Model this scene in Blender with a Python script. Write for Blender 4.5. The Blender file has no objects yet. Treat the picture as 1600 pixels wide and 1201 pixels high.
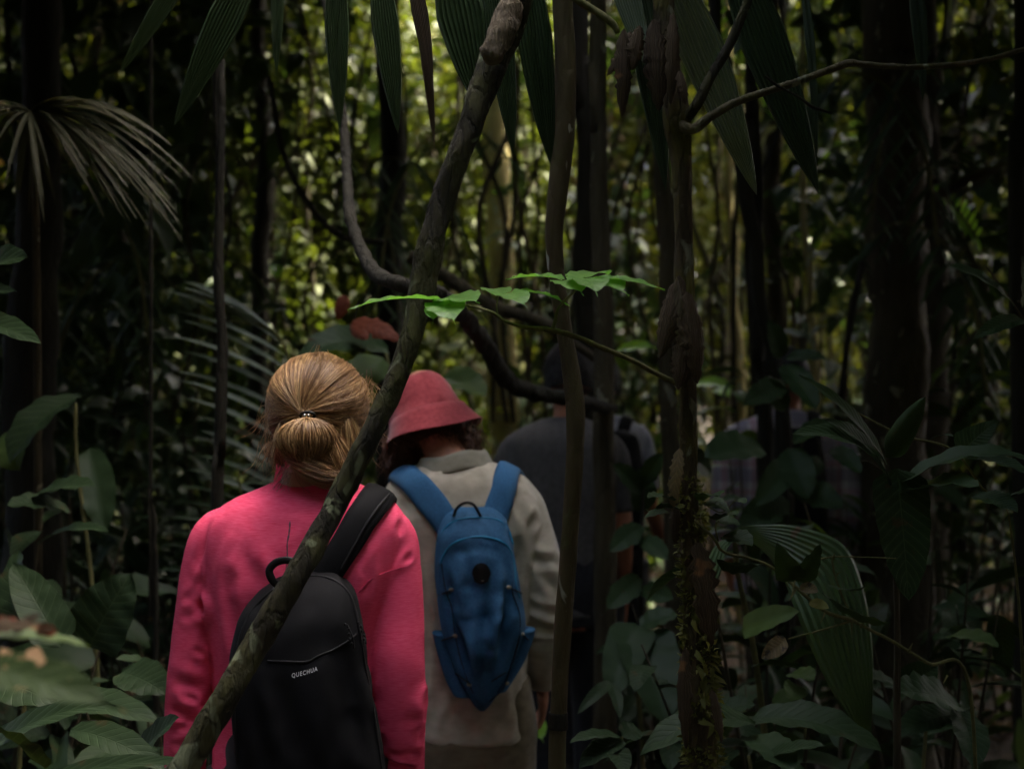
import bpy, bmesh, math, random
import numpy as np
from mathutils import Vector, Matrix, noise
from mathutils.bvhtree import BVHTree

random.seed(7)
rng = np.random.default_rng(7)
scene = bpy.context.scene
col = scene.collection
PI = math.pi

# ------------------------------------------------------------------ camera
K = 2222.2          # pixels of the 1600 px wide photograph per unit of tan(angle), 50 mm lens
CZ = 1.60
cam_d = bpy.data.cameras.new('camera')
cam = bpy.data.objects.new('camera', cam_d)
col.objects.link(cam)
cam.location = (0, 0, CZ)
cam.rotation_euler = (PI / 2, 0, 0)
cam_d.lens = 50
cam_d.sensor_width = 36
cam_d.clip_start = 0.05
cam_d.clip_end = 500
cam_d.dof.use_dof = True
cam_d.dof.focus_distance = 2.4
cam_d.dof.aperture_fstop = 3.6
scene.camera = cam

# ------------------------------------------------------------------ sky, sun, exposure
SUN_EL, SUN_AZ = math.radians(56), math.radians(62)
w = bpy.data.worlds.new("World")
scene.world = w
w.use_nodes = True
nt = w.node_tree
sky = nt.nodes.new('ShaderNodeTexSky')
sky.sky_type = 'NISHITA'
sky.sun_disc = False
sky.sun_elevation = SUN_EL
sky.sun_rotation = SUN_AZ
sky.air_density = 0.6
sky.dust_density = 7.0
sky.ozone_density = 0.0
bg = nt.nodes['Background']
nt.links.new(sky.outputs[0], bg.inputs[0])
bg.inputs[1].default_value = 0.15
S = Vector((math.sin(SUN_AZ) * math.cos(SUN_EL), math.cos(SUN_AZ) * math.cos(SUN_EL), math.sin(SUN_EL)))
sd = bpy.data.lights.new('sun', 'SUN')
sd.energy = 2.3
sd.angle = math.radians(0.6)
sd.color = (1.0, 0.9, 0.66)
sun = bpy.data.objects.new('sun', sd)
col.objects.link(sun)
sun.location = S * 60
sun.rotation_euler = S.to_track_quat('Z', 'Y').to_euler()
scene.view_settings.view_transform = 'Standard'
scene.view_settings.look = 'None'
scene.view_settings.exposure = 4.0
scene.view_settings.gamma = 1.0
scene.view_settings.use_curve_mapping = False
scene.cycles.max_bounces = 6
scene.cycles.diffuse_bounces = 3
scene.cycles.glossy_bounces = 2
scene.cycles.transmission_bounces = 3

# ------------------------------------------------------------------ helpers
def P(px, py, d):
    return np.array(((px - 800) / K * d, d, CZ + (600.5 - py) / K * d))

def V(*a):
    return np.array(a, dtype=float)

def unit(v):
    v = np.asarray(v, float)
    return v / (np.linalg.norm(v) + 1e-12)

def tag(o, label=None, cat=None, group=None, kind=None):
    if label: o['label'] = label
    if cat: o['category'] = cat
    if group: o['group'] = group
    if kind: o['kind'] = kind
    return o

def thing(name, label, cat, loc=(0, 0, 0), group=None, rz=0.0):
    o = bpy.data.objects.new(name, None)
    o.empty_display_size = 0.1
    col.objects.link(o)
    o.location = tuple(loc)
    o.rotation_euler.z = rz
    return tag(o, label, cat, group)

def mesh_data(name, verts, faces, mat=None, uv=None, smooth=True):
    me = bpy.data.meshes.new(name)
    verts = np.asarray(verts, float)
    if isinstance(faces, np.ndarray):
        k = faces.shape[1]
        me.vertices.add(len(verts)); me.vertices.foreach_set('co', verts.ravel())
        me.loops.add(faces.size); me.loops.foreach_set('vertex_index', faces.ravel().astype(np.int32))
        me.polygons.add(len(faces))
        me.polygons.foreach_set('loop_start', np.arange(0, faces.size, k, dtype=np.int32))
        me.polygons.foreach_set('loop_total', np.full(len(faces), k, dtype=np.int32))
        me.update(calc_edges=True)
    else:
        me.from_pydata([tuple(v) for v in verts], [], [tuple(int(i) for i in f) for f in faces])
    if uv is not None:
        lay = me.uv_layers.new(name='UVMap')
        li = np.empty(len(me.loops), dtype=np.int32)
        me.loops.foreach_get('vertex_index', li)
        lay.data.foreach_set('uv', np.asarray(uv, float)[li].ravel())
    if smooth:
        me.polygons.foreach_set('use_smooth', np.ones(len(me.polygons), dtype=bool))
    if mat: me.materials.append(mat)
    me.update()
    return me

def link(name, me, parent=None, loc=None):
    o = bpy.data.objects.new(name, me)
    col.objects.link(o)
    if parent is not None: o.parent = parent
    if loc is not None: o.location = tuple(loc)
    return o

ROOTLOC = {}
def part(name, geo, mat, parent=None, smooth=True, grand=None):
    """geo = (verts in world coordinates, faces[, uv]); vertices are stored relative to the thing's base"""
    v, f = np.asarray(geo[0], float), geo[1]
    uv = geo[2] if len(geo) > 2 else None
    root = parent
    if root is not None:
        top = root
        off = np.zeros(3)
        while top is not None:
            off = off + np.array(top.location); top = top.parent
        v = v - off
        return link(name, mesh_data(name, v, f, mat, uv, smooth), root)
    c = np.array((v[:, 0].mean(), v[:, 1].mean(), v[:, 2].min()))
    return link(name, mesh_data(name, v - c, f, mat, uv, smooth), None, c)

def join(geos):
    vs, fs, uvs, n = [], [], [], 0
    hasuv = all(len(g) > 2 and g[2] is not None for g in geos)
    for g in geos:
        vs.append(np.asarray(g[0], float))
        fs.extend([tuple(int(i) + n for i in f) for f in g[1]])
        if hasuv: uvs.append(np.asarray(g[2], float))
        n += len(g[0])
    if hasuv: return np.vstack(vs), fs, np.vstack(uvs)
    return np.vstack(vs), fs

def catmull(pts, n):
    """n points along a smooth curve through rows of pts (any number of columns)"""
    p = np.asarray(pts, float)
    if len(p) == 2:
        t = np.linspace(0, 1, n)[:, None]
        return p[0] * (1 - t) + p[1] * t
    q = np.vstack([2 * p[0] - p[1], p, 2 * p[-1] - p[-2]])
    seg = np.linalg.norm(np.diff(p[:, :3], axis=0), axis=1)
    cum = np.concatenate([[0], np.cumsum(seg)]); cum /= cum[-1]
    out = []
    for t in np.linspace(0, 1, n):
        i = min(np.searchsorted(cum, t, side='right') - 1, len(p) - 2)
        u = (t - cum[i]) / max(cum[i + 1] - cum[i], 1e-9)
        a, b, c, d = q[i], q[i + 1], q[i + 2], q[i + 3]
        out.append(.5 * ((2 * b) + (-a + c) * u + (2 * a - 5 * b + 4 * c - d) * u * u + (-a + 3 * b - 3 * c + d) * u ** 3))
    return np.array(out)

def frames(c, ref=None):
    t = np.gradient(c, axis=0)
    t /= np.linalg.norm(t, axis=1)[:, None] + 1e-12
    n = []
    cur = np.array(ref, float) if ref is not None else (V(0, -1, 0) if abs(t[0][1]) < .9 else V(1, 0, 0))
    for i in range(len(c)):
        cur = cur - t[i] * cur.dot(t[i])
        cur = unit(cur)
        n.append(cur.copy())
    n = np.array(n)
    return t, n, np.cross(t, n)

def tube(pts, rad, n=None, sides=10, rough=0.0, seed=0, ref=None, flat=1.0, freq=9.0):
    """closed tube through pts; rad one value per point; rough = relative radius noise; flat squeezes the second axis"""
    pts = np.asarray(pts, float)
    rad = np.asarray(rad if np.ndim(rad) else [rad] * len(pts), float)
    n = n or max(8, 3 * len(pts))
    cr = catmull(np.hstack([pts, rad[:, None]]), n)
    c, r = cr[:, :3], np.maximum(cr[:, 3], 1e-4)
    t, a, b = frames(c, ref)
    th = np.linspace(0, 2 * PI, sides, endpoint=False)
    v = []
    uv = []
    for i in range(n):
        rr = np.full(sides, r[i])
        if rough:
            for k in range(sides):
                q = Vector(c[i] * freq) + Vector((math.cos(th[k]), math.sin(th[k]), seed * 3.7)) * 1.3
                rr[k] *= 1 + rough * noise.noise(q) + rough * .5 * noise.noise(q * 3.1)
        ring = c[i] + (np.cos(th) * rr)[:, None] * a[i] + (np.sin(th) * rr * flat)[:, None] * b[i]
        v.append(ring)
        uv += [(k / sides, i / (n - 1)) for k in range(sides)]
    v = np.vstack(v + [c[:1], c[-1:]])
    uv += [(0, 0), (0, 1)]
    f = []
    for i in range(n - 1):
        for k in range(sides):
            k2 = (k + 1) % sides
            f.append((i * sides + k, i * sides + k2, (i + 1) * sides + k2, (i + 1) * sides + k))
    m = n * sides
    for k in range(sides):
        k2 = (k + 1) % sides
        f.append((m, k2, k)); f.append((m + 1, (n - 1) * sides + k, (n - 1) * sides + k2))
    return v, f, np.array(uv)

def rings(rs, n=None, sides=36, ex=2.2):
    """loft of horizontal superellipse rings: (cx, cy, cz, rx, ry)"""
    rs = np.asarray(rs, float)
    n = n or len(rs) * 4
    r = catmull(rs, n)
    th = np.linspace(0, 2 * PI, sides, endpoint=False)
    cx = np.sign(np.cos(th)) * np.abs(np.cos(th)) ** (2 / ex)
    sx = np.sign(np.sin(th)) * np.abs(np.sin(th)) ** (2 / ex)
    v = []
    for a in r:
        v.append(np.stack([a[0] + cx * max(a[3], .001), a[1] + sx * max(a[4], .001), np.full(sides, a[2])], 1))
    v = np.vstack(v + [r[:1, :3], r[-1:, :3]])
    f = []
    for i in range(n - 1):
        for k in range(sides):
            k2 = (k + 1) % sides
            f.append((i * sides + k, i * sides + k2, (i + 1) * sides + k2, (i + 1) * sides + k))
    m = n * sides
    for k in range(sides):
        k2 = (k + 1) % sides
        f.append((m, k2, k)); f.append((m + 1, (n - 1) * sides + k, (n - 1) * sides + k2))
    return v, f

def ball(c, r, seg=12, rot=None):
    r = np.asarray(r if np.ndim(r) else [r] * 3, float)
    v, f = [], []
    ns = seg // 2 + 1
    for i in range(ns):
        ph = PI * (i + .5) / ns
        for k in range(seg):
            th = 2 * PI * k / seg
            v.append((math.sin(ph) * math.cos(th), math.sin(ph) * math.sin(th), math.cos(ph)))
    v += [(0, 0, 1), (0, 0, -1)]
    v = np.array(v) * r
    if rot is not None: v = v @ np.array(rot).T
    for i in range(ns - 1):
        for k in range(seg):
            k2 = (k + 1) % seg
            f.append((i * seg + k, (i + 1) * seg + k, (i + 1) * seg + k2, i * seg + k2))
    m = ns * seg
    for k in range(seg):
        k2 = (k + 1) % seg
        f.append((m, k, k2)); f.append((m + 1, (ns - 1) * seg + k2, (ns - 1) * seg + k))
    return v + np.asarray(c, float), f

def fuse(geos, voxel, smooth=4):
    """one continuous skin round several closed shapes; returns (verts, faces)"""
    v, f = join([(g[0], g[1]) for g in geos])
    me = bpy.data.meshes.new('tmp')
    me.from_pydata([tuple(x) for x in v], [], f)
    bm = bmesh.new(); bm.from_mesh(me); bmesh.ops.recalc_face_normals(bm, faces=bm.faces); bm.to_mesh(me); bm.free()
    o = bpy.data.objects.new('tmp', me); col.objects.link(o)
    m = o.modifiers.new('r', 'REMESH'); m.mode = 'VOXEL'; m.voxel_size = voxel
    if smooth:
        s = o.modifiers.new('s', 'SMOOTH'); s.iterations = smooth; s.factor = .6
    dg = bpy.context.evaluated_depsgraph_get()
    ev = o.evaluated_get(dg)
    m2 = bpy.data.meshes.new_from_object(ev)
    nv = len(m2.vertices)
    vv = np.empty(nv * 3); m2.vertices.foreach_get('co', vv); vv = vv.reshape(-1, 3)
    nn = np.empty(nv * 3); m2.vertices.foreach_get('normal', nn); nn = nn.reshape(-1, 3)
    ff = np.empty(len(m2.loops), dtype=np.int32); m2.loops.foreach_get('vertex_index', ff)
    ff = ff.reshape(-1, 4)
    bpy.data.objects.remove(o); bpy.data.meshes.remove(m2); bpy.data.meshes.remove(me)
    return vv, ff, nn

def seg_dist(v, a, b):
    a, b = np.asarray(a, float), np.asarray(b, float)
    ab = b - a
    t = np.clip(((v - a) @ ab) / (ab @ ab), 0, 1)
    return np.linalg.norm(v - (a + t[:, None] * ab), axis=1), t

def folds(v, n, lst):
    """push folds into a cloth skin: lst of (a, b, width, depth); ridge beside a valley"""
    d = np.zeros(len(v))
    for a, b, wd, dp in lst:
        dist, t = seg_dist(v, a, b)
        fade = np.sin(PI * np.clip(t, .04, .96)) ** .6
        d += -dp * np.exp(-(dist / wd) ** 2) * fade + dp * .7 * np.exp(-((dist - 2.0 * wd) / wd) ** 2) * fade
    return v + n * d[:, None]

def cloth_noise(v, n, amp, sc, seed=0):
    out = np.empty(len(v))
    for i, p in enumerate(v):
        q = Vector((p[0] * sc[0] + seed, p[1] * sc[1], p[2] * sc[2]))
        q2 = q + Vector((noise.noise(q * .6), noise.noise(q * .6 + Vector((5, 1, 2))), 0)) * 1.2
        a = noise.noise(q2)
        out[i] = (1 - abs(a) * 2.2) * .6 + noise.noise(q2 * 2.3) * .4
    return v + n * (out * amp)[:, None]

# ------------------------------------------------------------------ materials
def new_mat(name):
    m = bpy.data.materials.new(name); m.use_nodes = True
    t = m.node_tree
    return m, t, t.nodes['Principled BSDF'], t.nodes['Material Output']

def N(t, kind, **kw):
    n = t.nodes.new('ShaderNode' + kind)
    for k, v in kw.items(): setattr(n, k, v)
    return n

def ramp(t, stops):
    r = N(t, 'ValToRGB')
    e = r.color_ramp.elements
    while len(e) < len(stops): e.new(.5)
    for i, (p, c) in enumerate(stops):
        e[i].position = p; e[i].color = (*c, 1) if len(c) == 3 else c
    return r

def coords(t, scale, kind='Object'):
    c = N(t, 'TexCoord'); m = N(t, 'Mapping')
    m.inputs['Scale'].default_value = scale
    t.links.new(c.outputs[kind], m.inputs[0])
    return m

def leaf_mat(name, c0, c1, trans=0.25, rough=0.42, veins=0, par=0, tcol=None, spots=None, spec=.5, bump=.35):
    """two-sided leaf: varied green, lit through, with pinnate (veins) or parallel (par) relief from UV"""
    m, t, b, out = new_mat(name)
    L = t.links.new
    geo = N(t, 'NewGeometry'); oi = N(t, 'ObjectInfo')
    ns = N(t, 'TexNoise'); ns.inputs['Scale'].default_value = 9; ns.inputs['Detail'].default_value = 4
    tc = N(t, 'TexCoord'); L(tc.outputs['Object'], ns.inputs['Vector'])
    ad = N(t, 'Math', operation='ADD'); L(geo.outputs['Random Per Island'], ad.inputs[0]); L(oi.outputs['Random'], ad.inputs[1])
    fr = N(t, 'Math', operation='FRACT'); L(ad.outputs[0], fr.inputs[0])
    mx = N(t, 'Math', operation='MULTIPLY_ADD'); L(ns.outputs[0], mx.inputs[0]); mx.inputs[1].default_value = .5
    hf = N(t, 'Math', operation='MULTIPLY'); L(fr.outputs[0], hf.inputs[0]); hf.inputs[1].default_value = .55
    L(hf.outputs[0], mx.inputs[2])
    r = ramp(t, [(.1, c0), (.8, c1)]); L(mx.outputs[0], r.inputs[0])
    colr = r.outputs[0]
    uvn = N(t, 'UVMap'); sep = N(t, 'SeparateXYZ'); L(uvn.outputs[0], sep.inputs[0])
    if veins or par:
        du = N(t, 'Math', operation='SUBTRACT'); L(sep.outputs[0], du.inputs[0]); du.inputs[1].default_value = .5
        au = N(t, 'Math', operation='ABSOLUTE'); L(du.outputs[0], au.inputs[0])
        if veins:
            k = N(t, 'Math', operation='MULTIPLY'); L(au.outputs[0], k.inputs[0]); k.inputs[1].default_value = veins * .35
            vv = N(t, 'Math', operation='MULTIPLY'); L(sep.outputs[1], vv.inputs[0]); vv.inputs[1].default_value = veins
            s = N(t, 'Math', operation='SUBTRACT'); L(vv.outputs[0], s.inputs[0]); L(k.outputs[0], s.inputs[1])
        else:
            s = N(t, 'Math', operation='MULTIPLY'); L(sep.outputs[0], s.inputs[0]); s.inputs[1].default_value = par
        ff = N(t, 'Math', operation='FRACT'); L(s.outputs[0], ff.inputs[0])
        pp = N(t, 'Math', operation='PINGPONG'); L(ff.outputs[0], pp.inputs[0]); pp.inputs[1].default_value = .5
        rib = ramp(t, [(.0, (1, 1, 1)), (.09, (.25, .25, .25)), (.5, (0, 0, 0))]); L(pp.outputs[0], rib.inputs[0])
        mid = ramp(t, [(.0, (1, 1, 1)), (.025, (0, 0, 0))]); L(au.outputs[0], mid.inputs[0])
        sm = N(t, 'Math', operation='MAXIMUM'); L(rib.outputs[0], sm.inputs[0]); L(mid.outputs[0], sm.inputs[1])
        n2 = N(t, 'TexNoise'); n2.inputs['Scale'].default_value = 90; L(tc.outputs['Object'], n2.inputs['Vector'])
        hh = N(t, 'Math', operation='MULTIPLY_ADD'); L(n2.outputs[0], hh.inputs[0]); hh.inputs[1].default_value = .35; L(sm.outputs[0], hh.inputs[2])
        bp = N(t, 'Bump'); bp.inputs['Strength'].default_value = bump; bp.inputs['Distance'].default_value = .003
        bp.invert = True
        L(hh.outputs[0], bp.inputs['Height']); L(bp.outputs[0], b.inputs['Normal'])
        mc = N(t, 'MixRGB'); L(sm.outputs[0], mc.inputs[0]); L(colr, mc.inputs[1])
        mc.inputs[2].default_value = (c1[0] * 1.7 + .01, c1[1] * 1.5 + .01, c1[2] * 1.5 + .008, 1)
        f2 = N(t, 'Math', operation='MULTIPLY'); L(sm.outputs[0], f2.inputs[0]); f2.inputs[1].default_value = .8 if par else .4
        L(f2.outputs[0], mc.inputs[0]); colr = mc.outputs[0]
    if spots:
        n3 = N(t, 'TexNoise'); n3.inputs['Scale'].default_value = spots[1]; n3.inputs['Detail'].default_value = 3
        L(tc.outputs['Object'], n3.inputs['Vector'])
        r3 = ramp(t, [(spots[2], (0, 0, 0)), (spots[2] + .05, (1, 1, 1))]); L(n3.outputs[0], r3.inputs[0])
        m3 = N(t, 'MixRGB'); L(r3.outputs[0], m3.inputs[0]); L(colr, m3.inputs[1]); m3.inputs[2].default_value = (*spots[0], 1)
        colr = m3.outputs[0]
    L(colr, b.inputs['Base Color'])
    b.inputs['Roughness'].default_value = rough
    b.inputs['Specular IOR Level'].default_value = spec
    if trans > 0:
        tr = N(t, 'BsdfTranslucent')
        g = N(t, 'MixRGB', blend_type='MULTIPLY'); g.inputs[0].default_value = 1; L(colr, g.inputs[1])
        g.inputs[2].default_value = (*(tcol or (2.6, 2.4, .9)), 1)
        L(g.outputs[0], tr.inputs[0])
        ms = N(t, 'MixShader'); ms.inputs[0].default_value = trans
        L(b.outputs[0], ms.inputs[1]); L(tr.outputs[0], ms.inputs[2]); L(ms.outputs[0], out.inputs[0])
    return m

def bark_mat(name, c0, c1, lichen=None, lic_amt=.62, scale=(22, 22, 6), moss=None, moss_amt=.5, bump=.6, rough=.85):
    m, t, b, out = new_mat(name)
    L = t.links.new
    mp = coords(t, scale)
    n1 = N(t, 'TexNoise'); n1.inputs['Scale'].default_value = 1; n1.inputs['Detail'].default_value = 8; n1.inputs['Roughness'].default_value = .65
    L(mp.outputs[0], n1.inputs['Vector'])
    r = ramp(t, [(.3, c0), (.7, c1)]); L(n1.outputs[0], r.inputs[0])
    colr = r.outputs[0]
    vo = N(t, 'TexVoronoi', feature='DISTANCE_TO_EDGE'); vo.inputs['Scale'].default_value = 2.2
    nw = N(t, 'MixRGB', blend_type='ADD'); nw.inputs[0].default_value = .8; L(mp.outputs[0], nw.inputs[1]); L(n1.outputs['Color'], nw.inputs[2])
    L(nw.outputs[0], vo.inputs['Vector'])
    cr = ramp(t, [(0, (0, 0, 0)), (.12, (1, 1, 1))]); L(vo.outputs['Distance'], cr.inputs[0])
    h = N(t, 'Math', operation='MULTIPLY_ADD'); L(cr.outputs[0], h.inputs[0]); h.inputs[1].default_value = .35; L(n1.outputs[0], h.inputs[2])
    if moss:
        m2 = coords(t, (14, 14, 9)); n2 = N(t, 'TexNoise'); n2.inputs['Scale'].default_value = 1; n2.inputs['Detail'].default_value = 6
        L(m2.outputs[0], n2.inputs['Vector'])
        r2 = ramp(t, [(moss_amt, (0, 0, 0)), (moss_amt + .12, (1, 1, 1))]); L(n2.outputs[0], r2.inputs[0])
        x = N(t, 'MixRGB'); L(r2.outputs[0], x.inputs[0]); L(colr, x.inputs[1]); x.inputs[2].default_value = (*moss, 1)
        colr = x.outputs[0]
    if lichen:
        m3 = coords(t, (17, 17, 10)); n3 = N(t, 'TexNoise'); n3.inputs['Scale'].default_value = 1; n3.inputs['Detail'].default_value = 3
        n3.inputs['Distortion'].default_value = .6
        L(m3.outputs[0], n3.inputs['Vector'])
        r3 = ramp(t, [(lic_amt, (0, 0, 0)), (lic_amt + .03, (1, 1, 1))]); L(n3.outputs[0], r3.inputs[0])
        x = N(t, 'MixRGB'); L(r3.outputs[0], x.inputs[0]); L(colr, x.inputs[1]); x.inputs[2].default_value = (*lichen, 1)
        colr = x.outputs[0]
    L(colr, b.inputs['Base Color'])
    bp = N(t, 'Bump'); bp.inputs['Strength'].default_value = bump; bp.inputs['Distance'].default_value = .018
    L(h.outputs[0], bp.inputs['Height']); L(bp.outputs[0], b.inputs['Normal'])
    b.inputs['Roughness'].default_value = rough
    b.inputs['Specular IOR Level'].default_value = .25
    return m

def cloth_mat(name, c0, c1, scale=(60, 60, 420), rough=.85, bump=.15, sheen=.2, spec=.2, detail=3):
    m, t, b, out = new_mat(name)
    L = t.links.new
    mp = coords(t, scale)
    n1 = N(t, 'TexNoise'); n1.inputs['Scale'].default_value = 1; n1.inputs['Detail'].default_value = detail
    L(mp.outputs[0], n1.inputs['Vector'])
    r = ramp(t, [(.32, c0), (.68, c1)]); L(n1.outputs[0], r.inputs[0])
    L(r.outputs[0], b.inputs['Base Color'])
    bp = N(t, 'Bump'); bp.inputs['Strength'].default_value = bump; bp.inputs['Distance'].default_value = .002
    L(n1.outputs[0], bp.inputs['Height']); L(bp.outputs[0], b.inputs['Normal'])
    b.inputs['Roughness'].default_value = rough
    b.inputs['Specular IOR Level'].default_value = spec
    b.inputs['Sheen Weight'].default_value = sheen
    return m

def hair_mat(name, c0, c1, c2, rough=.38):
    m, t, b, out = new_mat(name)
    L = t.links.new
    geo = N(t, 'NewGeometry')
    mp = coords(t, (12, 12, 12)); n1 = N(t, 'TexNoise'); n1.inputs['Scale'].default_value = 1
    L(mp.outputs[0], n1.inputs['Vector'])
    a = N(t, 'Math', operation='MULTIPLY_ADD'); L(n1.outputs[0], a.inputs[0]); a.inputs[1].default_value = .55
    a2 = N(t, 'Math', operation='MULTIPLY'); L(geo.outputs['Random Per Island'], a2.inputs[0]); a2.inputs[1].default_value = .5
    L(a2.outputs[0], a.inputs[2])
    r = ramp(t, [(.12, c0), (.5, c1), (.85, c2)]); L(a.outputs[0], r.inputs[0])
    L(r.outputs[0], b.inputs['Base Color'])
    b.inputs['Roughness'].default_value = rough
    b.inputs['Specular IOR Level'].default_value = .45
    return m

def plain_mat(name, c, rough=.6, spec=.3, metal=0.0, var=.15):
    m, t, b, out = new_mat(name)
    L = t.links.new
    mp = coords(t, (30, 30, 30)); n1 = N(t, 'TexNoise'); n1.inputs['Scale'].default_value = 1; n1.inputs['Detail'].default_value = 4
    L(mp.outputs[0], n1.inputs['Vector'])
    r = ramp(t, [(.3, tuple(x * (1 - var) for x in c)), (.7, tuple(x * (1 + var) for x in c))]); L(n1.outputs[0], r.inputs[0])
    L(r.outputs[0], b.inputs['Base Color'])
    b.inputs['Roughness'].default_value = rough
    b.inputs['Specular IOR Level'].default_value = spec
    b.inputs['Metallic'].default_value = metal
    return m

M = {}
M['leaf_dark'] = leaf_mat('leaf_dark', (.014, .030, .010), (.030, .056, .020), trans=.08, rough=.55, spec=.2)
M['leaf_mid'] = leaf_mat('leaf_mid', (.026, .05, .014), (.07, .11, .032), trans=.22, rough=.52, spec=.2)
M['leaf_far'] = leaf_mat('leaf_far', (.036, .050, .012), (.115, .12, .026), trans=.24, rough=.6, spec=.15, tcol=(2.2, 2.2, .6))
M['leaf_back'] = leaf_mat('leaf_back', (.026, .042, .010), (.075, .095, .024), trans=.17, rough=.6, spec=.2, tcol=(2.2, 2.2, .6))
M['leaf_brown'] = leaf_mat('leaf_brown', (.04, .026, .010), (.12, .08, .034), trans=.12, rough=.7, spec=.15, tcol=(1.6, 1.3, .8))
M['leaf_vein'] = leaf_mat('leaf_vein', (.013, .029, .009), (.027, .052, .017), trans=.08, rough=.55, veins=13, bump=.45, spec=.2, spots=((.045, .035, .012), 24, .67))
M['leaf_big'] = leaf_mat('leaf_big', (.010, .022, .008), (.022, .042, .016), trans=.08, rough=.55, veins=10, spec=.15, spots=((.045, .035, .012), 18, .68))
M['leaf_bright'] = leaf_mat('leaf_bright', (.09, .22, .03), (.13, .3, .045), trans=.45, rough=.45, veins=9, tcol=(1.6, 1.7, 1.0), bump=.2)
M['leaf_lime'] = leaf_mat('leaf_lime', (.10, .25, .02), (.2, .4, .04), trans=.4, rough=.4, veins=8, tcol=(1.8, 1.7, .9))
M['palm'] = leaf_mat('palm', (.05, .072, .048), (.085, .115, .078), trans=.15, rough=.42, par=13, spots=((.12, .14, .1), 60, .70))
M['palm_dark'] = leaf_mat('palm_dark', (.012, .026, .009), (.026, .046, .016), trans=.05, rough=.55, spec=.3, par=12, tcol=(1.6, 1.6, .8))
M['palm_dry'] = leaf_mat('palm_dry', (.025, .017, .008), (.06, .04, .02), trans=.06, rough=.6, par=7, tcol=(1.6, 1.3, .8))
M['fan_grey'] = leaf_mat('fan_grey', (.024, .027, .014), (.052, .055, .030), trans=.15, rough=.6, spec=.25, par=3)
M['fan_green'] = leaf_mat('fan_green', (.035, .07, .026), (.06, .105, .042), trans=.15, rough=.5, spots=((.09, .06, .03), 14, .68))
M['dead'] = leaf_mat('dead', (.018, .013, .007), (.062, .044, .024), trans=.04, rough=.75, spec=.15, par=7, bump=.8, spots=((.2, .10, .04), 14, .66), tcol=(1.6, 1.1, .6))
M['dead_red'] = leaf_mat('dead_red', (.05, .012, .006), (.14, .038, .016), trans=.1, rough=.6, spec=.15, veins=8, tcol=(1.6, 1.1, .8))
M['dead_tan'] = leaf_mat('dead_tan', (.07, .052, .02), (.14, .105, .045), trans=.08, rough=.6, veins=8, spots=((.04, .03, .02), 50, .6))
M['leaf_pale'] = leaf_mat('leaf_pale', (.012, .028, .006), (.026, .048, .012), trans=.1, rough=.6, spec=.15, veins=8, spots=((.34, .22, .12), 38, .60))
M['bark_dark'] = bark_mat('bark_dark', (.010, .009, .004), (.038, .033, .015), lichen=(.16, .18, .10), lic_amt=.60, moss=(.06, .058, .02), moss_amt=.48, bump=1.0)
M['bark_moss'] = bark_mat('bark_moss', (.03, .022, .010), (.12, .09, .04), lichen=(.2, .2, .13), lic_amt=.64, moss=(.11, .10, .022), moss_amt=.5, bump=1.0)
M['bark_young'] = bark_mat('bark_young', (.035, .027, .011), (.085, .066, .028), lichen=(.3, .3, .24), lic_amt=.64, scale=(14, 14, 4), moss=(.06, .06, .02), moss_amt=.56, bump=.35)
M['bark_far'] = bark_mat('bark_far', (.022, .018, .009), (.07, .056, .028), lichen=(.16, .15, .1), lic_amt=.66, scale=(14, 14, 3))
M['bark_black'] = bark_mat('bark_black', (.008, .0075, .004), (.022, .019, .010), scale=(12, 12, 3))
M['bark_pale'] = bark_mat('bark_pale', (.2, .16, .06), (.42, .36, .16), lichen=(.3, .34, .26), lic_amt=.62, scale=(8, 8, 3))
M['twig'] = bark_mat('twig', (.06, .065, .02), (.15, .14, .05), scale=(60, 60, 30), bump=.4)
M['branch'] = bark_mat('branch', (.05, .045, .022), (.13, .11, .055), lichen=(.22, .22, .14), lic_amt=.62, scale=(40, 40, 20), bump=.5)
M['moss'] = leaf_mat('moss', (.05, .06, .012), (.15, .15, .035), trans=.2, rough=.8)
M['wood_in'] = bark_mat('wood_in', (.10, .075, .045), (.24, .19, .12), scale=(60, 60, 12), bump=1.0)
M['soil'] = bark_mat('soil', (.02, .014, .009), (.06, .04, .022), scale=(3, 3, 3), moss=(.03, .03, .012), moss_amt=.6)
M['path'] = bark_mat('path', (.035, .024, .015), (.09, .06, .038), scale=(6, 6, 6))
M['pink'] = cloth_mat('pink', (.86, .056, .135), (.965, .125, .235), scale=(60, 60, 800), sheen=.0, bump=.05)
M['pink_seam'] = cloth_mat('pink_seam', (.50, .02, .07), (.62, .04, .11), scale=(200, 200, 300))
M['beige'] = cloth_mat('beige', (.36, .325, .235), (.50, .455, .345), scale=(26, 26, 40), bump=.25, detail=6)
M['beige_dk'] = cloth_mat('beige_dk', (.20, .19, .13), (.27, .255, .19), scale=(26, 26, 40))
M['khaki'] = cloth_mat('khaki', (.13, .105, .06), (.20, .165, .10), scale=(30, 30, 60))
M['grey_tee'] = cloth_mat('grey_tee', (.060, .056, .052), (.085, .08, .075), scale=(60, 60, 60), sheen=.05)
M['black_cloth'] = cloth_mat('black_cloth', (.008, .008, .009), (.014, .014, .015), scale=(60, 60, 60))
M['navy'] = cloth_mat('navy', (.012, .016, .026), (.022, .028, .04), scale=(60, 60, 60))
M['pack_black'] = cloth_mat('pack_black', (.004, .004, .0045), (.008, .008, .0085), scale=(500, 500, 500), rough=.75, bump=.1, spec=.15, sheen=0)
M['pack_trim'] = plain_mat('pack_trim', (.006, .006, .006), rough=.6, spec=.25)
M['pack_blue'] = cloth_mat('pack_blue', (.022, .085, .17), (.036, .12, .225), scale=(180, 180, 180), rough=.75, bump=.15, spec=.2, sheen=0)
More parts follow.
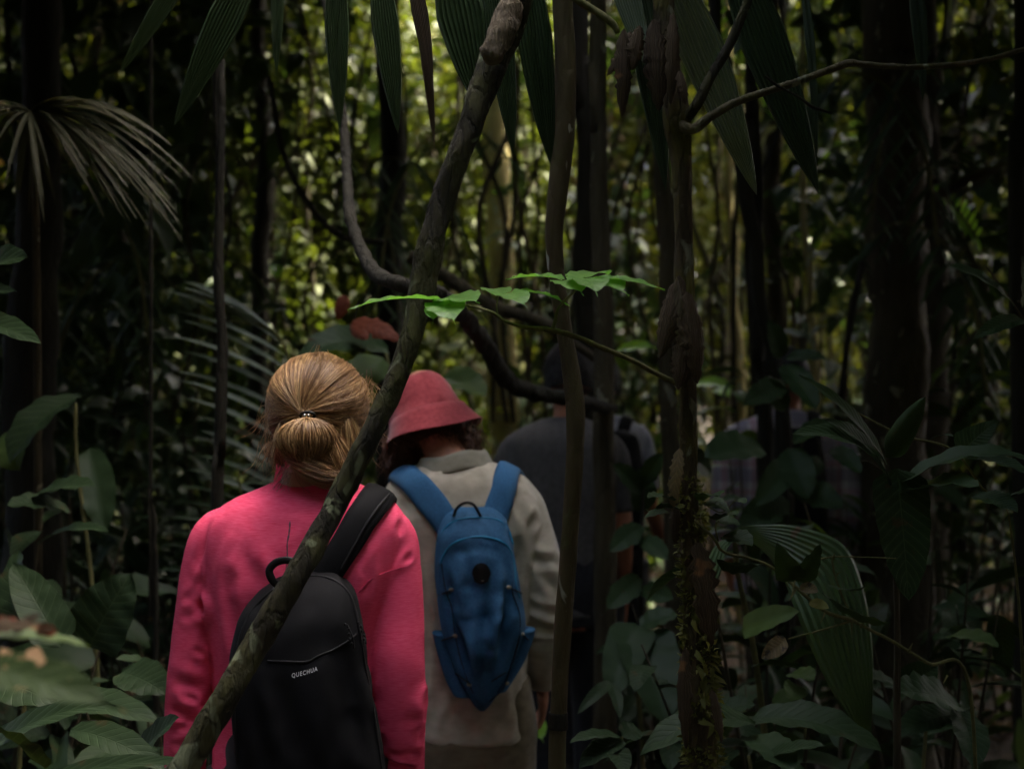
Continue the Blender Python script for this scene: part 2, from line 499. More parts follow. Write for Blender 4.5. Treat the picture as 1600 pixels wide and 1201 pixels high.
M['strap_blue'] = cloth_mat('strap_blue', (.022, .095, .20), (.036, .135, .26), scale=(220, 220, 220), rough=.8, spec=.2, sheen=.1)
M['piping'] = plain_mat('piping', (.02, .24, .42), rough=.5)
M['white_print'] = plain_mat('white_print', (.75, .75, .74), rough=.5)
M['metal'] = plain_mat('metal', (.5, .48, .45), rough=.3, metal=1)
M['grey_line'] = plain_mat('grey_line', (.14, .09, .10), rough=.7)
M['hat'] = cloth_mat('hat', (.25, .032, .038), (.36, .054, .060), scale=(90, 90, 90), rough=.85)
M['skin'] = plain_mat('skin', (.52, .24, .15), rough=.5, spec=.35, var=.1)
M['skin_dk'] = plain_mat('skin_dk', (.34, .13, .07), rough=.5, spec=.35, var=.1)
M['eye'] = plain_mat('eye', (.5, .48, .45), rough=.2)
M['shoe'] = plain_mat('shoe', (.05, .04, .03), rough=.7)
M['hair_blond'] = hair_mat('hair_blond', (.06, .026, .010), (.25, .128, .048), (.60, .39, .17))
M['hair_curly'] = hair_mat('hair_curly', (.03, .012, .006), (.10, .04, .018), (.20, .085, .038))
M['hair_black'] = hair_mat('hair_black', (.004, .0035, .0035), (.007, .006, .006), (.011, .009, .009), rough=.65)

def plaid_mat():
    m, t, b, out = new_mat('plaid')
    L = t.links.new
    tc = N(t, 'TexCoord'); sp = N(t, 'SeparateXYZ'); L(tc.outputs['Object'], sp.inputs[0])
    def band(src, freq, lo, hi, off=0):
        a = N(t, 'Math', operation='MULTIPLY_ADD'); L(sp.outputs[src], a.inputs[0]); a.inputs[1].default_value = freq; a.inputs[2].default_value = off
        f = N(t, 'Math', operation='FRACT'); L(a.outputs[0], f.inputs[0])
        g = N(t, 'Math', operation='GREATER_THAN'); L(f.outputs[0], g.inputs[0]); g.inputs[1].default_value = lo
        h = N(t, 'Math', operation='LESS_THAN'); L(f.outputs[0], h.inputs[0]); h.inputs[1].default_value = hi
        mm = N(t, 'Math', operation='MULTIPLY'); L(g.outputs[0], mm.inputs[0]); L(h.outputs[0], mm.inputs[1])
        return mm.outputs[0]
    c = None
    prev = (.52, .48, .50, 1)
    for src, fr_, lo, hi, colr, op in ((0, 9, .0, .45, (.20, .17, .22), .6), (2, 9, .0, .45, (.18, .16, .22), .6),
                                       (0, 9, .55, .75, (.40, .14, .19), .4), (2, 9, .55, .75, (.40, .14, .19), .4)):
        x = N(t, 'MixRGB')
        s = N(t, 'Math', operation='MULTIPLY'); L(band(src, fr_, lo, hi), s.inputs[0]); s.inputs[1].default_value = op
        L(s.outputs[0], x.inputs[0])
        if c is None: x.inputs[1].default_value = prev
        else: L(c, x.inputs[1])
        x.inputs[2].default_value = (*colr, 1)
        c = x.outputs[0]
    L(c, b.inputs['Base Color']); b.inputs['Roughness'].default_value = .85
    return m
M['plaid'] = plaid_mat()
M['grey_shirt'] = cloth_mat('grey_shirt', (.2, .2, .22), (.42, .42, .46), scale=(60, 60, 8), sheen=0)

# ------------------------------------------------------------------ the setting: ground, path
def ground_z(x, y):
    return .10 * noise.noise(Vector((x * .35, y * .35, 0))) + .03 * noise.noise(Vector((x * 2, y * 2, 3)))
def path_x(y):
    return -.35 + .02 * y + .045 * max(0, y - 3.2) ** 1.6
n_ = 90
xs = np.concatenate([np.linspace(-220, -16, 12)[:-1], np.linspace(-16, 16, 80), np.linspace(16, 220, 12)[1:]])
ys = np.concatenate([np.linspace(-220, -10, 12)[:-1], np.linspace(-10, 40, 120), np.linspace(40, 220, 12)[1:]])
gv = []
for y in ys:
    for x in xs:
        dp = abs(x - path_x(min(max(y, 0), 9)))
        z = ground_z(x, y) * min(1, max(0, dp - .35) * 1.6)
        gv.append((x, y, z))
nx = len(xs)
gf = np.array([(j * nx + i, j * nx + i + 1, (j + 1) * nx + i + 1, (j + 1) * nx + i) for j in range(len(ys) - 1) for i in range(nx - 1)])
g = link('ground', mesh_data('ground', gv, gf, M['soil'])); tag(g, kind='structure')
pv, pf = [], []
yy = np.linspace(-6, 9, 70)
for j, y in enumerate(yy):
    for i, u in enumerate(np.linspace(-1, 1, 9)):
        wd = .33 + .05 * noise.noise(Vector((y, u * .1, 5)))
        pv.append((path_x(max(y, 0)) + u * wd, y, .006 + .018 * (1 - u * u) * (1 + noise.noise(Vector((u * 3, y * 3, 1))))))
for j in range(len(yy) - 1):
    for i in range(8):
        pf.append((j * 9 + i, j * 9 + i + 1, (j + 1) * 9 + i + 1, (j + 1) * 9 + i))
p_ = link('path', mesh_data('path', pv, np.array(pf), M['path'])); tag(p_, kind='structure')

# ------------------------------------------------------------------ leaf clouds (foliage of crowns, litter, far mass)
def leaf_cloud(c, size, dirs, nrm, aspect=.42, droop=.25):
    n = len(c)
    d = dirs / (np.linalg.norm(dirs, axis=1)[:, None] + 1e-9)
    nr = nrm - d * np.sum(nrm * d, axis=1)[:, None]
    nr /= np.linalg.norm(nr, axis=1)[:, None] + 1e-9
    s = np.cross(d, nr)
    L_ = size[:, None]
    wd = L_ * aspect * .5
    base = c
    m1 = c + d * L_ * .45 + nr * L_ * .03
    l1 = m1 + s * wd + nr * wd * .35
    r1 = m1 - s * wd + nr * wd * .35
    m2 = c + d * L_ * .75 - nr * L_ * droop * .3
    l2 = m2 + s * wd * .62 + nr * wd * .2
    r2 = m2 - s * wd * .62 + nr * wd * .2
    tip = c + d * L_ - nr * L_ * droop
    v = np.stack([base, l1, m1, r1, l2, m2, r2, tip], 1).reshape(-1, 3)
    k = np.arange(n)[:, None] * 8
    f = np.concatenate([k + a for a in ([0, 1, 2, 2], [0, 2, 3, 3])], 0)
    tri = np.array([[0, 2, 1], [0, 3, 2], [1, 2, 5], [1, 5, 4], [2, 3, 6], [2, 6, 5], [4, 5, 7], [5, 6, 7]])
    f = (k[:, :, None] + tri[None]).reshape(-1, 3)
    return v, f

def rand_dirs(n, zb=-.25, spread=.5):
    a = rng.uniform(0, 2 * PI, n)
    return np.stack([np.cos(a), np.sin(a), rng.normal(zb, spread, n)], 1)

def rand_up(n, tilt=.45):
    v = rng.normal(0, tilt, (n, 3)); v[:, 2] = 1
    return v

def crown_mesh(name, n, rx, rz, z0, size, mat, clump=9, brown=0):
    """foliage clumped round branch ends, hanging through the whole height z0..z0+rz"""
    cl = []
    for _ in range(clump):
        a = rng.uniform(0, 2 * PI); r = rx * math.sqrt(rng.uniform(0, 1))
        cl.append((math.cos(a) * r, math.sin(a) * r, z0 + rng.uniform(0, 1) * rz))
    cl = np.array(cl)
    idx = rng.integers(0, clump, n)
    c = cl[idx] + rng.normal(0, 1, (n, 3)) * np.array([rx * .22, rx * .22, rz * .06 + .12])
    c[:, 2] = np.maximum(c[:, 2], .05)
    v, f = leaf_cloud(c, rng.uniform(.6, 1.3, n) * size, rand_dirs(n), rand_up(n))
    return mesh_data(name, v, f, mat), cl

TREES = []
def tree_template(h, r, n, size, mat, bark, clump, z0=.4, rz=None, rx=1.1):
    rz = rz or h - z0
    cm, cl = crown_mesh('crown', n, rx, rz, z0, size, mat, clump)
    bend = rng.normal(0, .12, (5, 2))
    pts = [(bend[i][0] * i * .5, bend[i][1] * i * .5, -.1 + (h + .1) * i / 4) for i in range(5)]
    gs = [tube(pts, [r, r * .85, r * .7, r * .5, r * .2], n=18, sides=8, rough=.15)]
    for q in cl:
        tz = max(.1, min(h * .95, q[2] - .35))
        i = tz / h * 4; a = int(min(3, i)); fr = i - a
        b0 = np.array(pts[a]) * (1 - fr) + np.array(pts[a + 1]) * fr
        mid = (b0 + q) / 2 + V(0, 0, .08)
        gs.append(tube([b0, mid, q], [r * .35, r * .22, r * .08], n=6, sides=5))
    v, f, _ = join(gs)
    tm = mesh_data('trunk', v, f, bark)
    return cm, tm

def put_tree(tpl, x, y, rz, sc, name, label, group, cat='tree'):
    t = thing(name, label, cat, (x, y, ground_z(x, y)), group, rz)
    t.scale = (sc, sc, sc)
    link('crown', tpl[0], t); link('trunk', tpl[1], t)
    return t

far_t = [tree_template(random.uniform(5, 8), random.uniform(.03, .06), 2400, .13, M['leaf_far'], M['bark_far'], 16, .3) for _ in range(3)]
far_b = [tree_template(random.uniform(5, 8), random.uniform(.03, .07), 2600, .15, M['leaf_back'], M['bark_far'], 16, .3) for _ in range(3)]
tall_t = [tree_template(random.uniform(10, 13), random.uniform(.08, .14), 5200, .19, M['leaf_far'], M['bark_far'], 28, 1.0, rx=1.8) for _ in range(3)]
brn_t = [tree_template(random.uniform(3, 6), random.uniform(.03, .05), 1300, .12, M['leaf_brown'], M['bark_far'], 12, .3)]

cnt = 0
def scatter(n, y0, y1, tpls, name, label, group, spread=.46, rad=1.0, sc=(.8, 1.2)):
    k = 0
    while k < n:
        y = random.uniform(y0, y1); x = random.uniform(-1, 1) * (spread * y + 1)
        if y < 11.6 and abs(x / y * K + 20) < 230: continue
        put_tree(random.choice(tpls), x, y, random.uniform(0, 6.28), random.uniform(*sc), name, label, group)
        k += 1
scatter(26, 9, 15, far_b, 'understory_tree', 'slender leafy understory tree blurred in the middle distance behind the group', 'understory trees behind the group')
scatter(44, 12, 21, far_t, 'understory_tree', 'sunlit yellow green understory tree far behind the group', 'sunlit understory trees far behind the group')
scatter(4, 10, 20, brn_t, 'withered_tree', 'small tree with brown withered leaves glimpsed far behind the group', 'withered trees far behind the group')
scatter(40, 18, 34, tall_t, 'forest_tree', 'tall forest tree with hanging foliage closing the far background', 'tall trees closing the far background', spread=.5)
# behind and beside the viewpoint (side views and shade)
for k in range(26):
    a = random.uniform(0, 2 * PI)
    r = random.uniform(4.5, 9)
    x, y = math.cos(a) * r, math.sin(a) * r
    if y > 1 and abs(x) < .42 * y + 1.2: continue
    put_tree(random.choice(far_b + tall_t), x, y, random.uniform(0, 6.28), random.uniform(.8, 1.1), 'forest_tree',
             'dark leafy forest tree standing beside the trail out of the picture', 'forest trees beside the trail')

def shade_wall():  # unseen foliage ring added to block sky light from the sides and behind
    n = 26000
    a = rng.uniform(0, 2 * PI, n); r = rng.uniform(11, 15, n); z = rng.uniform(0, 9.5, n)
    x, y = np.cos(a) * r, np.sin(a) * r
    keep = ~((y > 0) & (np.abs(x) < .45 * y + 2.5))
    c = np.stack([x, y, z], 1)[keep]; m = len(c)
    v, f = leaf_cloud(c, rng.uniform(.4, .75, m), rand_dirs(m), rand_up(m, .6), aspect=.5)
    o = link('added_shade_foliage', mesh_data('added_shade_foliage', v, f, M['leaf_dark']))
    tag(o, 'dense dark foliage ring added out of view round the trail to cut side light', 'foliage', kind='stuff')
shade_wall()

# canopy overhead, its gaps and thin parts shaped to light walkers and far background
def canopy():
    n = 42000
    x = rng.uniform(-16, 16, n); y = rng.uniform(-14, 28, n)
    z = 6.2 + rng.uniform(0, 3.2, n) + .5 * np.sin(x * 1.3) * np.cos(y * .9)
    keep = np.ones(n, bool)
    gap = ((x + .2) / 4.2) ** 2 + ((y - 1.6) / 4.4) ** 2
    keep &= ~((gap < 1) & (rng.uniform(0, 1, n) < .96))
    cl_ = np.sin(x * .55 + 1.3 * np.sin(y * .31)) + np.cos(y * .47 + x * .2) 
    keep &= ~((np.abs(x - .9) < 2.2) & (np.abs(y - 13.5) < 2.0))
    keep &= rng.uniform(0, 1, n) < np.where(y < 11, 1, np.where((x > -8) & (x < 11) & (y > 11.5), np.where(cl_ > .1, .95, .4), .97))
    c = np.stack([x, y, z], 1)[keep]
    m = len(c)
    v, f = leaf_cloud(c, rng.uniform(.38, .75, m), rand_dirs(m, -.15, .3), rand_up(m, .4), aspect=.5)
    o = link('forest_canopy', mesh_data('forest_canopy', v, f, M['leaf_mid']))
    tag(o, 'canopy of overlapping dark green leaves, gaps shaped for light, high above the trail', 'canopy', kind='stuff')
canopy()

def low_shade_layer():
    """unseen leaf layer added above the picture to shade plants, open over the walkers"""
    n = 34000
    x = rng.uniform(-6, 6, n); y = rng.uniform(-5, 8.5, n)
    z = 2.05 + np.maximum(y, 0) * .30 + rng.uniform(0, 1.1, n) ** 1.4 + .1 * np.sin(x * 2.1 + y)
    ex_ = np.abs((x + .17 - .10 * (y - 2.4)) / .67) ** 3 + np.abs((y - 2.35) / 1.65) ** 3
    keep = ex_ > 1 + .3 * np.sin(x * 9) * np.cos(y * 7)
    keep &= ((x - .28) / .5) ** 2 + ((y - 4.9) / .6) ** 2 > 1  # this and the next opening let light onto the farther walkers
    keep &= ((x - 1.1) / .4) ** 2 + ((y - 5.7) / .5) ** 2 > 1
    keep &= ~((np.abs(x) < .7) & (np.abs(y) < .7) & (z < 2.4))
    c = np.stack([x, y, z], 1)[keep]; m = len(c)
    v, f = leaf_cloud(c, rng.uniform(.24, .46, m), rand_dirs(m, -.1, .25), rand_up(m, .4), aspect=.5, droop=.12)
    o = link('added_shade_layer', mesh_data('added_shade_layer', v, f, M['leaf_dark']))
    tag(o, 'unseen lower leaf layer added to shade the plants beside the trail', 'canopy', kind='stuff')
low_shade_layer()

def litter():
    n = 12000
    y = rng.uniform(.5, 16, n); x = rng.uniform(-1, 1, n) * (y * .45 + 1.5)
    z = np.array([ground_z(a, b) for a, b in zip(x, y)]) + rng.uniform(.015, .06, n)
    c = np.stack([x, y, z], 1)
    d = rand_dirs(n, 0, .25)
    v, f = leaf_cloud(c, rng.uniform(.06, .16, n), d, rand_up(n, .4), droop=.1)
    o = link('leaf_litter', mesh_data('leaf_litter', v, f, M['leaf_brown']))
    tag(o, 'brown fallen leaves covering the dark forest floor', 'leaf litter', kind='stuff')
litter()

def far_mass():
    n = 34000
    y = rng.uniform(30, 38, n); x = rng.uniform(-26, 26, n); z = rng.uniform(0, 1, n) ** 1.1 * 13
    c = np.stack([x, y, z], 1)
    v, f = leaf_cloud(c, rng.uniform(.45, .8, n), rand_dirs(n), rand_up(n, .6), aspect=.5)
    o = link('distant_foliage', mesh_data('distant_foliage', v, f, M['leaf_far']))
    tag(o, 'distant mass of sunlit foliage closing the view between the trunks', 'foliage', kind='stuff')
far_mass()

def veil(name, n, x0, x1, y0, y1, z0, z1, s0, s1, mat, label, seed=0, thr=.0, fr=1.1):
    """thicket of leaves in irregular clumps"""
    pts = []
    while len(pts) < n:
        p = Vector((random.uniform(x0, x1), random.uniform(y0, y1), random.uniform(z0, z1)))
        if noise.noise(p * fr + Vector((seed, 0, 0))) > thr: pts.append(p[:])
    c = np.array(pts)
    v, f = leaf_cloud(c, rng.uniform(s0, s1, n), rand_dirs(n, -.4, .4), rand_up(n, .5))
    o = link(name, mesh_data(name, v, f, mat)); tag(o, label, 'undergrowth', kind='stuff')

# ------------------------------------------------------------------ leaf blades
SH = {
    'ovate': lambda t: (t ** .55) * (1 - t) ** .75,
    'lance': lambda t: (t ** .75) * (1 - t) ** .8,
    'acum': lambda t: np.maximum((t ** .6) * np.maximum(0, 1 - t / .86) ** .7, .06 * (1 - t)),
    'strap': lambda t: np.minimum(1, t * 9) ** .5 * (1 - t ** 3) ** .8,
    'palm': lambda t: np.minimum(1, .55 + t * 1.2) * np.maximum(0, 1 - t ** 2.6) ** .9,
    'heart': lambda t: np.minimum(1, t * 5) ** .5 * (1 - t) ** .8,
}
def blade(p0, p1, wd, nrm=(0, 0, 1), arch=.08, fold=.25, shape='ovate', n=12, cols=6, pleat=0.0, wav=.04, curl=0.0, ragged=0.0, seed=0):
    p0, p1, nrm = np.asarray(p0, float), np.asarray(p1, float), unit(nrm)
    L_ = np.linalg.norm(p1 - p0)
    c1 = (p0 + p1) / 2 + nrm * arch * L_ * 2
    t = np.linspace(0, 1, n + 1)[:, None]
    c = (1 - t) ** 2 * p0 + 2 * t * (1 - t) * c1 + t * t * p1
    tg = np.gradient(c, axis=0); tg /= np.linalg.norm(tg, axis=1)[:, None] + 1e-9
    prof = SH[shape](np.linspace(0.0005, .9995, n + 1)); prof = prof / prof.max() * wd / 2
    v, uv = [], []
    for i in range(n + 1):
        s = unit(np.cross(tg[i], nrm)); m = np.cross(s, tg[i])
        for j in range(cols + 1):
            u = -1 + 2 * j / cols
            w_ = prof[i]
            if ragged: w_ *= 1 + ragged * noise.noise(Vector((seed * 7.1 + (1 if u > 0 else 4), i * .9, 0)))
            off = m * (abs(u) * fold * w_ - curl * u * u * w_)
            off = off + m * wav * wd * math.sin(i * 1.7 + seed + 2 * u) * abs(u)
            if pleat: off = off + m * (pleat * w_ * (1 if j % 2 else -1))
            v.append(c[i] + s * u * w_ * (1 - .25 * abs(curl) * abs(u)) + off)
            uv.append((u * .5 + .5, i / n))
    f = []
    for i in range(n):
        for j in range(cols):
            a = i * (cols + 1) + j
            f.append((a, a + 1, a + cols + 2, a + cols + 1))
    return np.array(v), f, np.array(uv)

def stem_geo(pts, r0, r1=None, sides=6, rough=.1, n=None):
    r1 = r1 if r1 is not None else r0
    return tube(pts, list(np.linspace(r0, r1, len(pts))), n=n or 4 * len(pts), sides=sides, rough=rough, seed=random.random() * 9)

# ------------------------------------------------------------------ trunks near the camera
def pxpath(lst, d):
    """[(px, py, width_px[, d])] -> centres and radii"""
    pts, r = [], []
    for q in lst:
        dd = q[3] if len(q) > 3 else d
        pts.append(P(q[0], q[1], dd)); r.append(q[2] * .5 / K * dd)
    return np.array(pts), np.array(r)

# leaning tree across the woman in pink
T1 = thing('leaning_tree', 'thin lichen spotted tree leaning diagonally across the woman in the pink shirt', 'tree', P(90, 1200, 2.15) * V(1, 1, 0))
pts, r = pxpath([(-60, 1990, 66, 2.15), (120, 1500, 60, 2.12), (235, 1275, 54, 2.12), (300, 1178, 48, 2.12), (352, 1090, 46, 2.12), (400, 1005, 45, 2.14), (448, 925, 43, 2.15), (492, 850, 42, 2.17),
                 (532, 775, 40, 2.2), (566, 705, 39, 2.2), (598, 640, 37, 2.22), (622, 585, 36, 2.24), (640, 535, 36, 2.25), (655, 478, 40, 2.26), (664, 425, 48, 2.27), (676, 375, 44, 2.27),
                 (694, 305, 42, 2.28), (716, 245, 42, 2.28), (740, 180, 44, 2.29), (768, 105, 52, 2.3), (796, 40, 52, 2.3), (822, -25, 48, 2.3), (900, -200, 44, 2.35), (1050, -600, 38, 2.5), (1150, -1100, 30, 2.6)], 2.2)
part('trunk', tube(pts, r * .92, n=300, sides=22, rough=.20, seed=1, freq=22), M['bark_dark'], T1)
stub = tube([P(800, 5, 2.24), P(784, 52, 2.225), P(768, 86, 2.22), P(764, 94, 2.225)], [.019, .021, .019, .010], n=26, sides=14, rough=.22, seed=5, freq=40)
part('broken_stub', stub, M['wood_in'], T1)

# slim sapling in front of the man in grey
T2 = thing('slim_tree', 'slim straight sapling with pale blotches standing in front of the man in the grey t-shirt', 'tree', P(868, 1200, 2.5) * V(1, 1, 0))
pts, r = pxpath([(840, 2030, 38), (862, 1500, 32), (870, 1195, 28), (872, 1130, 27), (876, 1040, 27), (881, 960, 28), (887, 880, 27), (893, 800, 27), (897, 740, 28), (899, 680, 29), (898, 630, 30), (892, 580, 29), (884, 530, 26), (876, 480, 25), (868, 420, 26), (866, 360, 28), (872, 300, 31), (880, 220, 34), (884, 140, 34), (882, 60, 33), (878, -20, 32), (870, -300, 30), (880, -900, 26), (860, -1500, 20)], 2.5)
part('trunk', tube(pts, r, n=200, sides=18, rough=.09, seed=2, freq=12), M['bark_young'], T2)
bnd = tube([P(873, 1112, 2.5), P(872, 1138, 2.5)], [.0172, .0172], n=8, sides=18, rough=.1, seed=4, freq=30)
part('bark_ring', bnd, M['bark_black'], T2)

# mossy tree on the right with dead leaves caught on it
T3 = thing('mossy_tree', 'mossy slender tree right of centre with curled dead leaves caught on its trunk', 'tree', P(1100, 1200, 2.35) * V(1, 1, 0))
TP = [(1110, 2000, 60), (1100, 1500, 58), (1097, 1200, 52), (1095, 1100, 50), (1090, 1010, 46), (1086, 920, 40), (1082, 850, 36), (1077, 790, 30), (1076, 730, 27), (1076, 660, 28), (1074, 600, 29), (1072, 540, 30), (1070, 480, 32), (1068, 420, 30), (1068, 360, 28), (1066, 300, 30), (1064, 240, 34), (1058, 190, 42), (1050, 130, 34), (1042, 60, 32), (1036, -20, 32), (1025, -300, 30), (1040, -800, 24), (1030, -1300, 16)]
pts, r = pxpath(TP, 2.35)
part('trunk', tube(pts, r, n=240, sides=20, rough=.16, seed=3, freq=16), M['bark_moss'], T3)
def trunk_x(py):
    q = sorted(TP, key=lambda a: a[1])
    return np.interp(py, [a[1] for a in q], [a[0] for a in q])
# side branches
pts, r = pxpath([(1062, 195, 22, 2.34), (1082, 202, 17, 2.32), (1112, 182, 14, 2.3), (1150, 160, 13, 2.28), (1190, 146, 12, 2.26), (1240, 130, 12, 2.25), (1290, 112, 11, 2.24), (1326, 99, 12, 2.24), (1350, 101, 10, 2.24), (1420, 105, 9, 2.24), (1480, 102, 9, 2.24), (1540, 94, 8, 2.25), (1600, 77, 8, 2.26), (1680, 50, 7, 2.28)], 2.3)
br = part('branch', tube(pts, r, n=140, sides=10, rough=.16, seed=8, freq=40), M['branch'], T3)
pts, r = pxpath([(1066, 190, 20, 2.35), (1086, 168, 18), (1108, 125, 16), (1132, 85, 15), (1155, 35, 15), (1175, -20, 14), (1215, -180, 12), (1260, -400, 8)], 2.33)
part('branch', tube(pts, r, n=50, sides=10, rough=.14, seed=9, freq=30), M['bark_dark'], T3)
pts, r = pxpath([(1196, 119, 4, 2.22), (1215, 134, 5), (1245, 150, 4.5), (1272, 168, 5), (1300, 177, 3)], 2.22)
part('twig', tube(pts, r, n=24, sides=6, rough=.3, seed=10, freq=60), M['bark_black'], T3)
# twig with bright leaves
TW = [(1062, 600, 10, 2.33), (1030, 586, 8, 2.3), (985, 562, 8, 2.26), (940, 543, 8, 2.24), (900, 526, 8, 2.22), (862, 516, 9, 2.2), (820, 511, 6, 2.2), (790, 502, 5, 2.2), (773, 490, 5, 2.2), (750, 482, 4, 2.2), (715, 474, 3, 2.2), (690, 468, 2.5, 2.2)]
pts, r = pxpath(TW, 2.2)
tw = part('leafy_twig', tube(pts, r, n=110, sides=8, rough=.2, seed=11, freq=60), M['twig'], T3)
for lst in ([(862, 516, 7), (868, 500, 6), (871, 484, 5), (882, 470, 4), (895, 458, 4), (907, 446, 3)], [(778, 496, 4), (776, 476, 3), (779, 462, 3)], [(907, 446, 3), (890, 440, 2.5), (875, 436, 2)]):
    p2, r2 = pxpath(lst, 2.2)
    part('side_twig', tube(p2, r2, n=16, sides=6), M['twig'], tw)
def bl(a, b, da, db, w_, **k):
    return blade(P(a[0], a[1], da), P(b[0], b[1], db), w_, **k)
BR = [((690, 470), (543, 484), 2.20, 2.12, .070, dict(nrm=(-.1, -.10, 1), arch=.06)),
      ((686, 470), (712, 508), 2.21, 2.10, .062, dict(nrm=(.0, -.75, .6), arch=.10)),
      ((690, 468), (750, 474), 2.21, 2.12, .070, dict(nrm=(.0, -.42, .9), arch=.05)),
      ((694, 469), (676, 506), 2.20, 2.12, .040, dict(nrm=(-.3, -.7, .6), arch=.1)),
      ((782, 461), (824, 481), 2.20, 2.10, .052, dict(nrm=(.0, -.35, .9), arch=.08)),
      ((782, 461), (765, 455), 2.20, 2.32, .05, dict(nrm=(.0, -.2, 1), arch=.05)),
      ((800, 458), (890, 478), 2.18, 2.22, .058, dict(nrm=(.0, -.16, 1), arch=.09)),
      ((880, 437), (790, 437), 2.20, 2.25, .070, dict(nrm=(.0, -.10, 1), arch=.05)),
      ((875, 440), (912, 462), 2.20, 2.10, .055, dict(nrm=(.0, -.3, .9), arch=.07)),
      ((905, 437), (934, 464), 2.20, 2.08, .062, dict(nrm=(.1, -.5, .8), arch=.1)),
      ((908, 440), (983, 462), 2.20, 2.12, .066, dict(nrm=(.0, -.25, 1), arch=.10)),
      ((910, 436), (1039, 453), 2.20, 2.14, .058, dict(nrm=(.0, -.12, 1), arch=.05)),
      ((895, 438), (955, 430), 2.20, 2.45, .06, dict(nrm=(.0, -.05, 1), arch=.03))]
for i, (a, b, da, db, w_, k) in enumerate(BR):
    part('leaf', bl(a, b, da, db, w_, shape='acum', n=16, cols=6, fold=.12, wav=.025, seed=i, **k), M['leaf_bright'], tw)
# dead leaves and sheaths caught on the mossy tree
DL = [((1062, 430), (1030, 560), 2.31, .075, (-.6, -.8, 0), 'dead', .9), ((1074, 455), (1090, 600), 2.29, .07, (.3, -.9, 0), 'dead', .8), ((1066, 520), (1060, 610), 2.3, .05, (-.2, -1, 0), 'dead', .8),
      ((1062, 700), (1050, 800), 2.29, .033, (-.2, -1, 0), 'dead_tan', .3), ((1055, 790), (1056, 850), 2.3, .03, (-.4, -1, 0), 'dead', .5),
      ((1090, 845), (1112, 1010), 2.27, .062, (.15, -1, 0), 'dead', .35), ((1112, 1075), (1128, 1160), 2.28, .03, (.5, -.8, 0), 'dead', .6), ((1070, 1010), (1072, 1170), 2.29, .045, (-.6, -.8, 0), 'dead', .8),
      ((1020, 30), (1030, 175), 2.3, .085, (-.3, -.9, 0), 'dead', .9), ((1052, 20), (1048, 165), 2.29, .05, (.2, -.9, 0), 'dead', .9), ((985, 50), (962, 110), 2.3, .045, (-.3, -.9, .2), 'dead', .7),
      ((975, 45), (972, 185), 2.29, .055, (.1, -.9, 0), 'dead', .7), ((1062, 110), (1072, 165), 2.27, .04, (.5, -.9, 0), 'dead', .7), ((990, 60), (948, 120), 2.3, .04, (0, -.9, .3), 'dead', .5), ((1000, 40), (988, 110), 2.28, .05, (.2, -.9, 0), 'dead', .6)]
for i, (a, b, d_, w_, nr, mt, cu) in enumerate(DL):
    cu *= .65
    o = part('dead_leaf', blade(P(*a, d_), P(*b, d_ - .01), w_ * (.55 if a[1] < 200 else .7), nrm=nr, arch=.07, fold=0, shape='ovate', n=26, cols=8, curl=cu, wav=.035, ragged=.6, seed=i), M[mt], T3)
pale = blade(P(1057, 432, 2.285), P(1063, 500, 2.28), .012, nrm=(-.3, -1, 0), shape='lance', arch=.03)
part('torn_edge', pale, M['wood_in'], T3)
# moss tufts and small climbing leaves along the lower trunk
n = 1500
py = rng.uniform(745, 1215, n); ang = rng.uniform(-.1, PI + .1, n)
cc = np.array([P(trunk_x(a), a, 2.35) for a in py])
rr = np.interp(py, [740, 900, 1200], [.016, .021, .028])
out_ = np.stack([np.cos(ang), -np.sin(ang), np.zeros(n)], 1)
keep = np.array([noise.noise(Vector((a * 2.2, p_y * .025, 3))) for a, p_y in zip(ang, py)]) > -.05
cc = cc + out_ * rr[:, None]
d_ = out_ + rng.normal(0, .5, (n, 3)) + V(0, 0, .1)
v, f = leaf_cloud(cc[keep], rng.uniform(.006, .018, keep.sum()), d_[keep], rng.normal(0, 1, (keep.sum(), 3)), aspect=.45, droop=.35)
tag(part('moss', (v, f), M['moss'], T3), kind='stuff')
n = 60
py = rng.uniform(930, 1130, n)
cc = np.array([P(trunk_x(a) + rng.uniform(-8, 22), a, 2.315) for a in py])
v, f = leaf_cloud(cc, rng.uniform(.015, .034, n), np.stack([rng.uniform(-.3, 1, n), rng.uniform(-1, .2, n), rng.uniform(-.9, .2, n)], 1), rng.normal(0, 1, (n, 3)) + V(0, -1, 1), aspect=.35, droop=.4)
tag(part('climbing_moss', (v, f), M['moss'], T3), kind='stuff')

# overhanging yellow green twig at the top
T4 = thing('hanging_branch', 'bare yellowish branch entering at the top edge above the dead leaves', 'branch', P(930, 40, 2.3))
part('stem', tube(*pxpath([(850, -60, 12), (895, -6, 12), (925, 14, 12), (945, 28, 12), (958, 38, 12), (966, 52, 8)], 2.32), n=30, sides=10, rough=.2, seed=14, freq=40), M['twig'], T4)

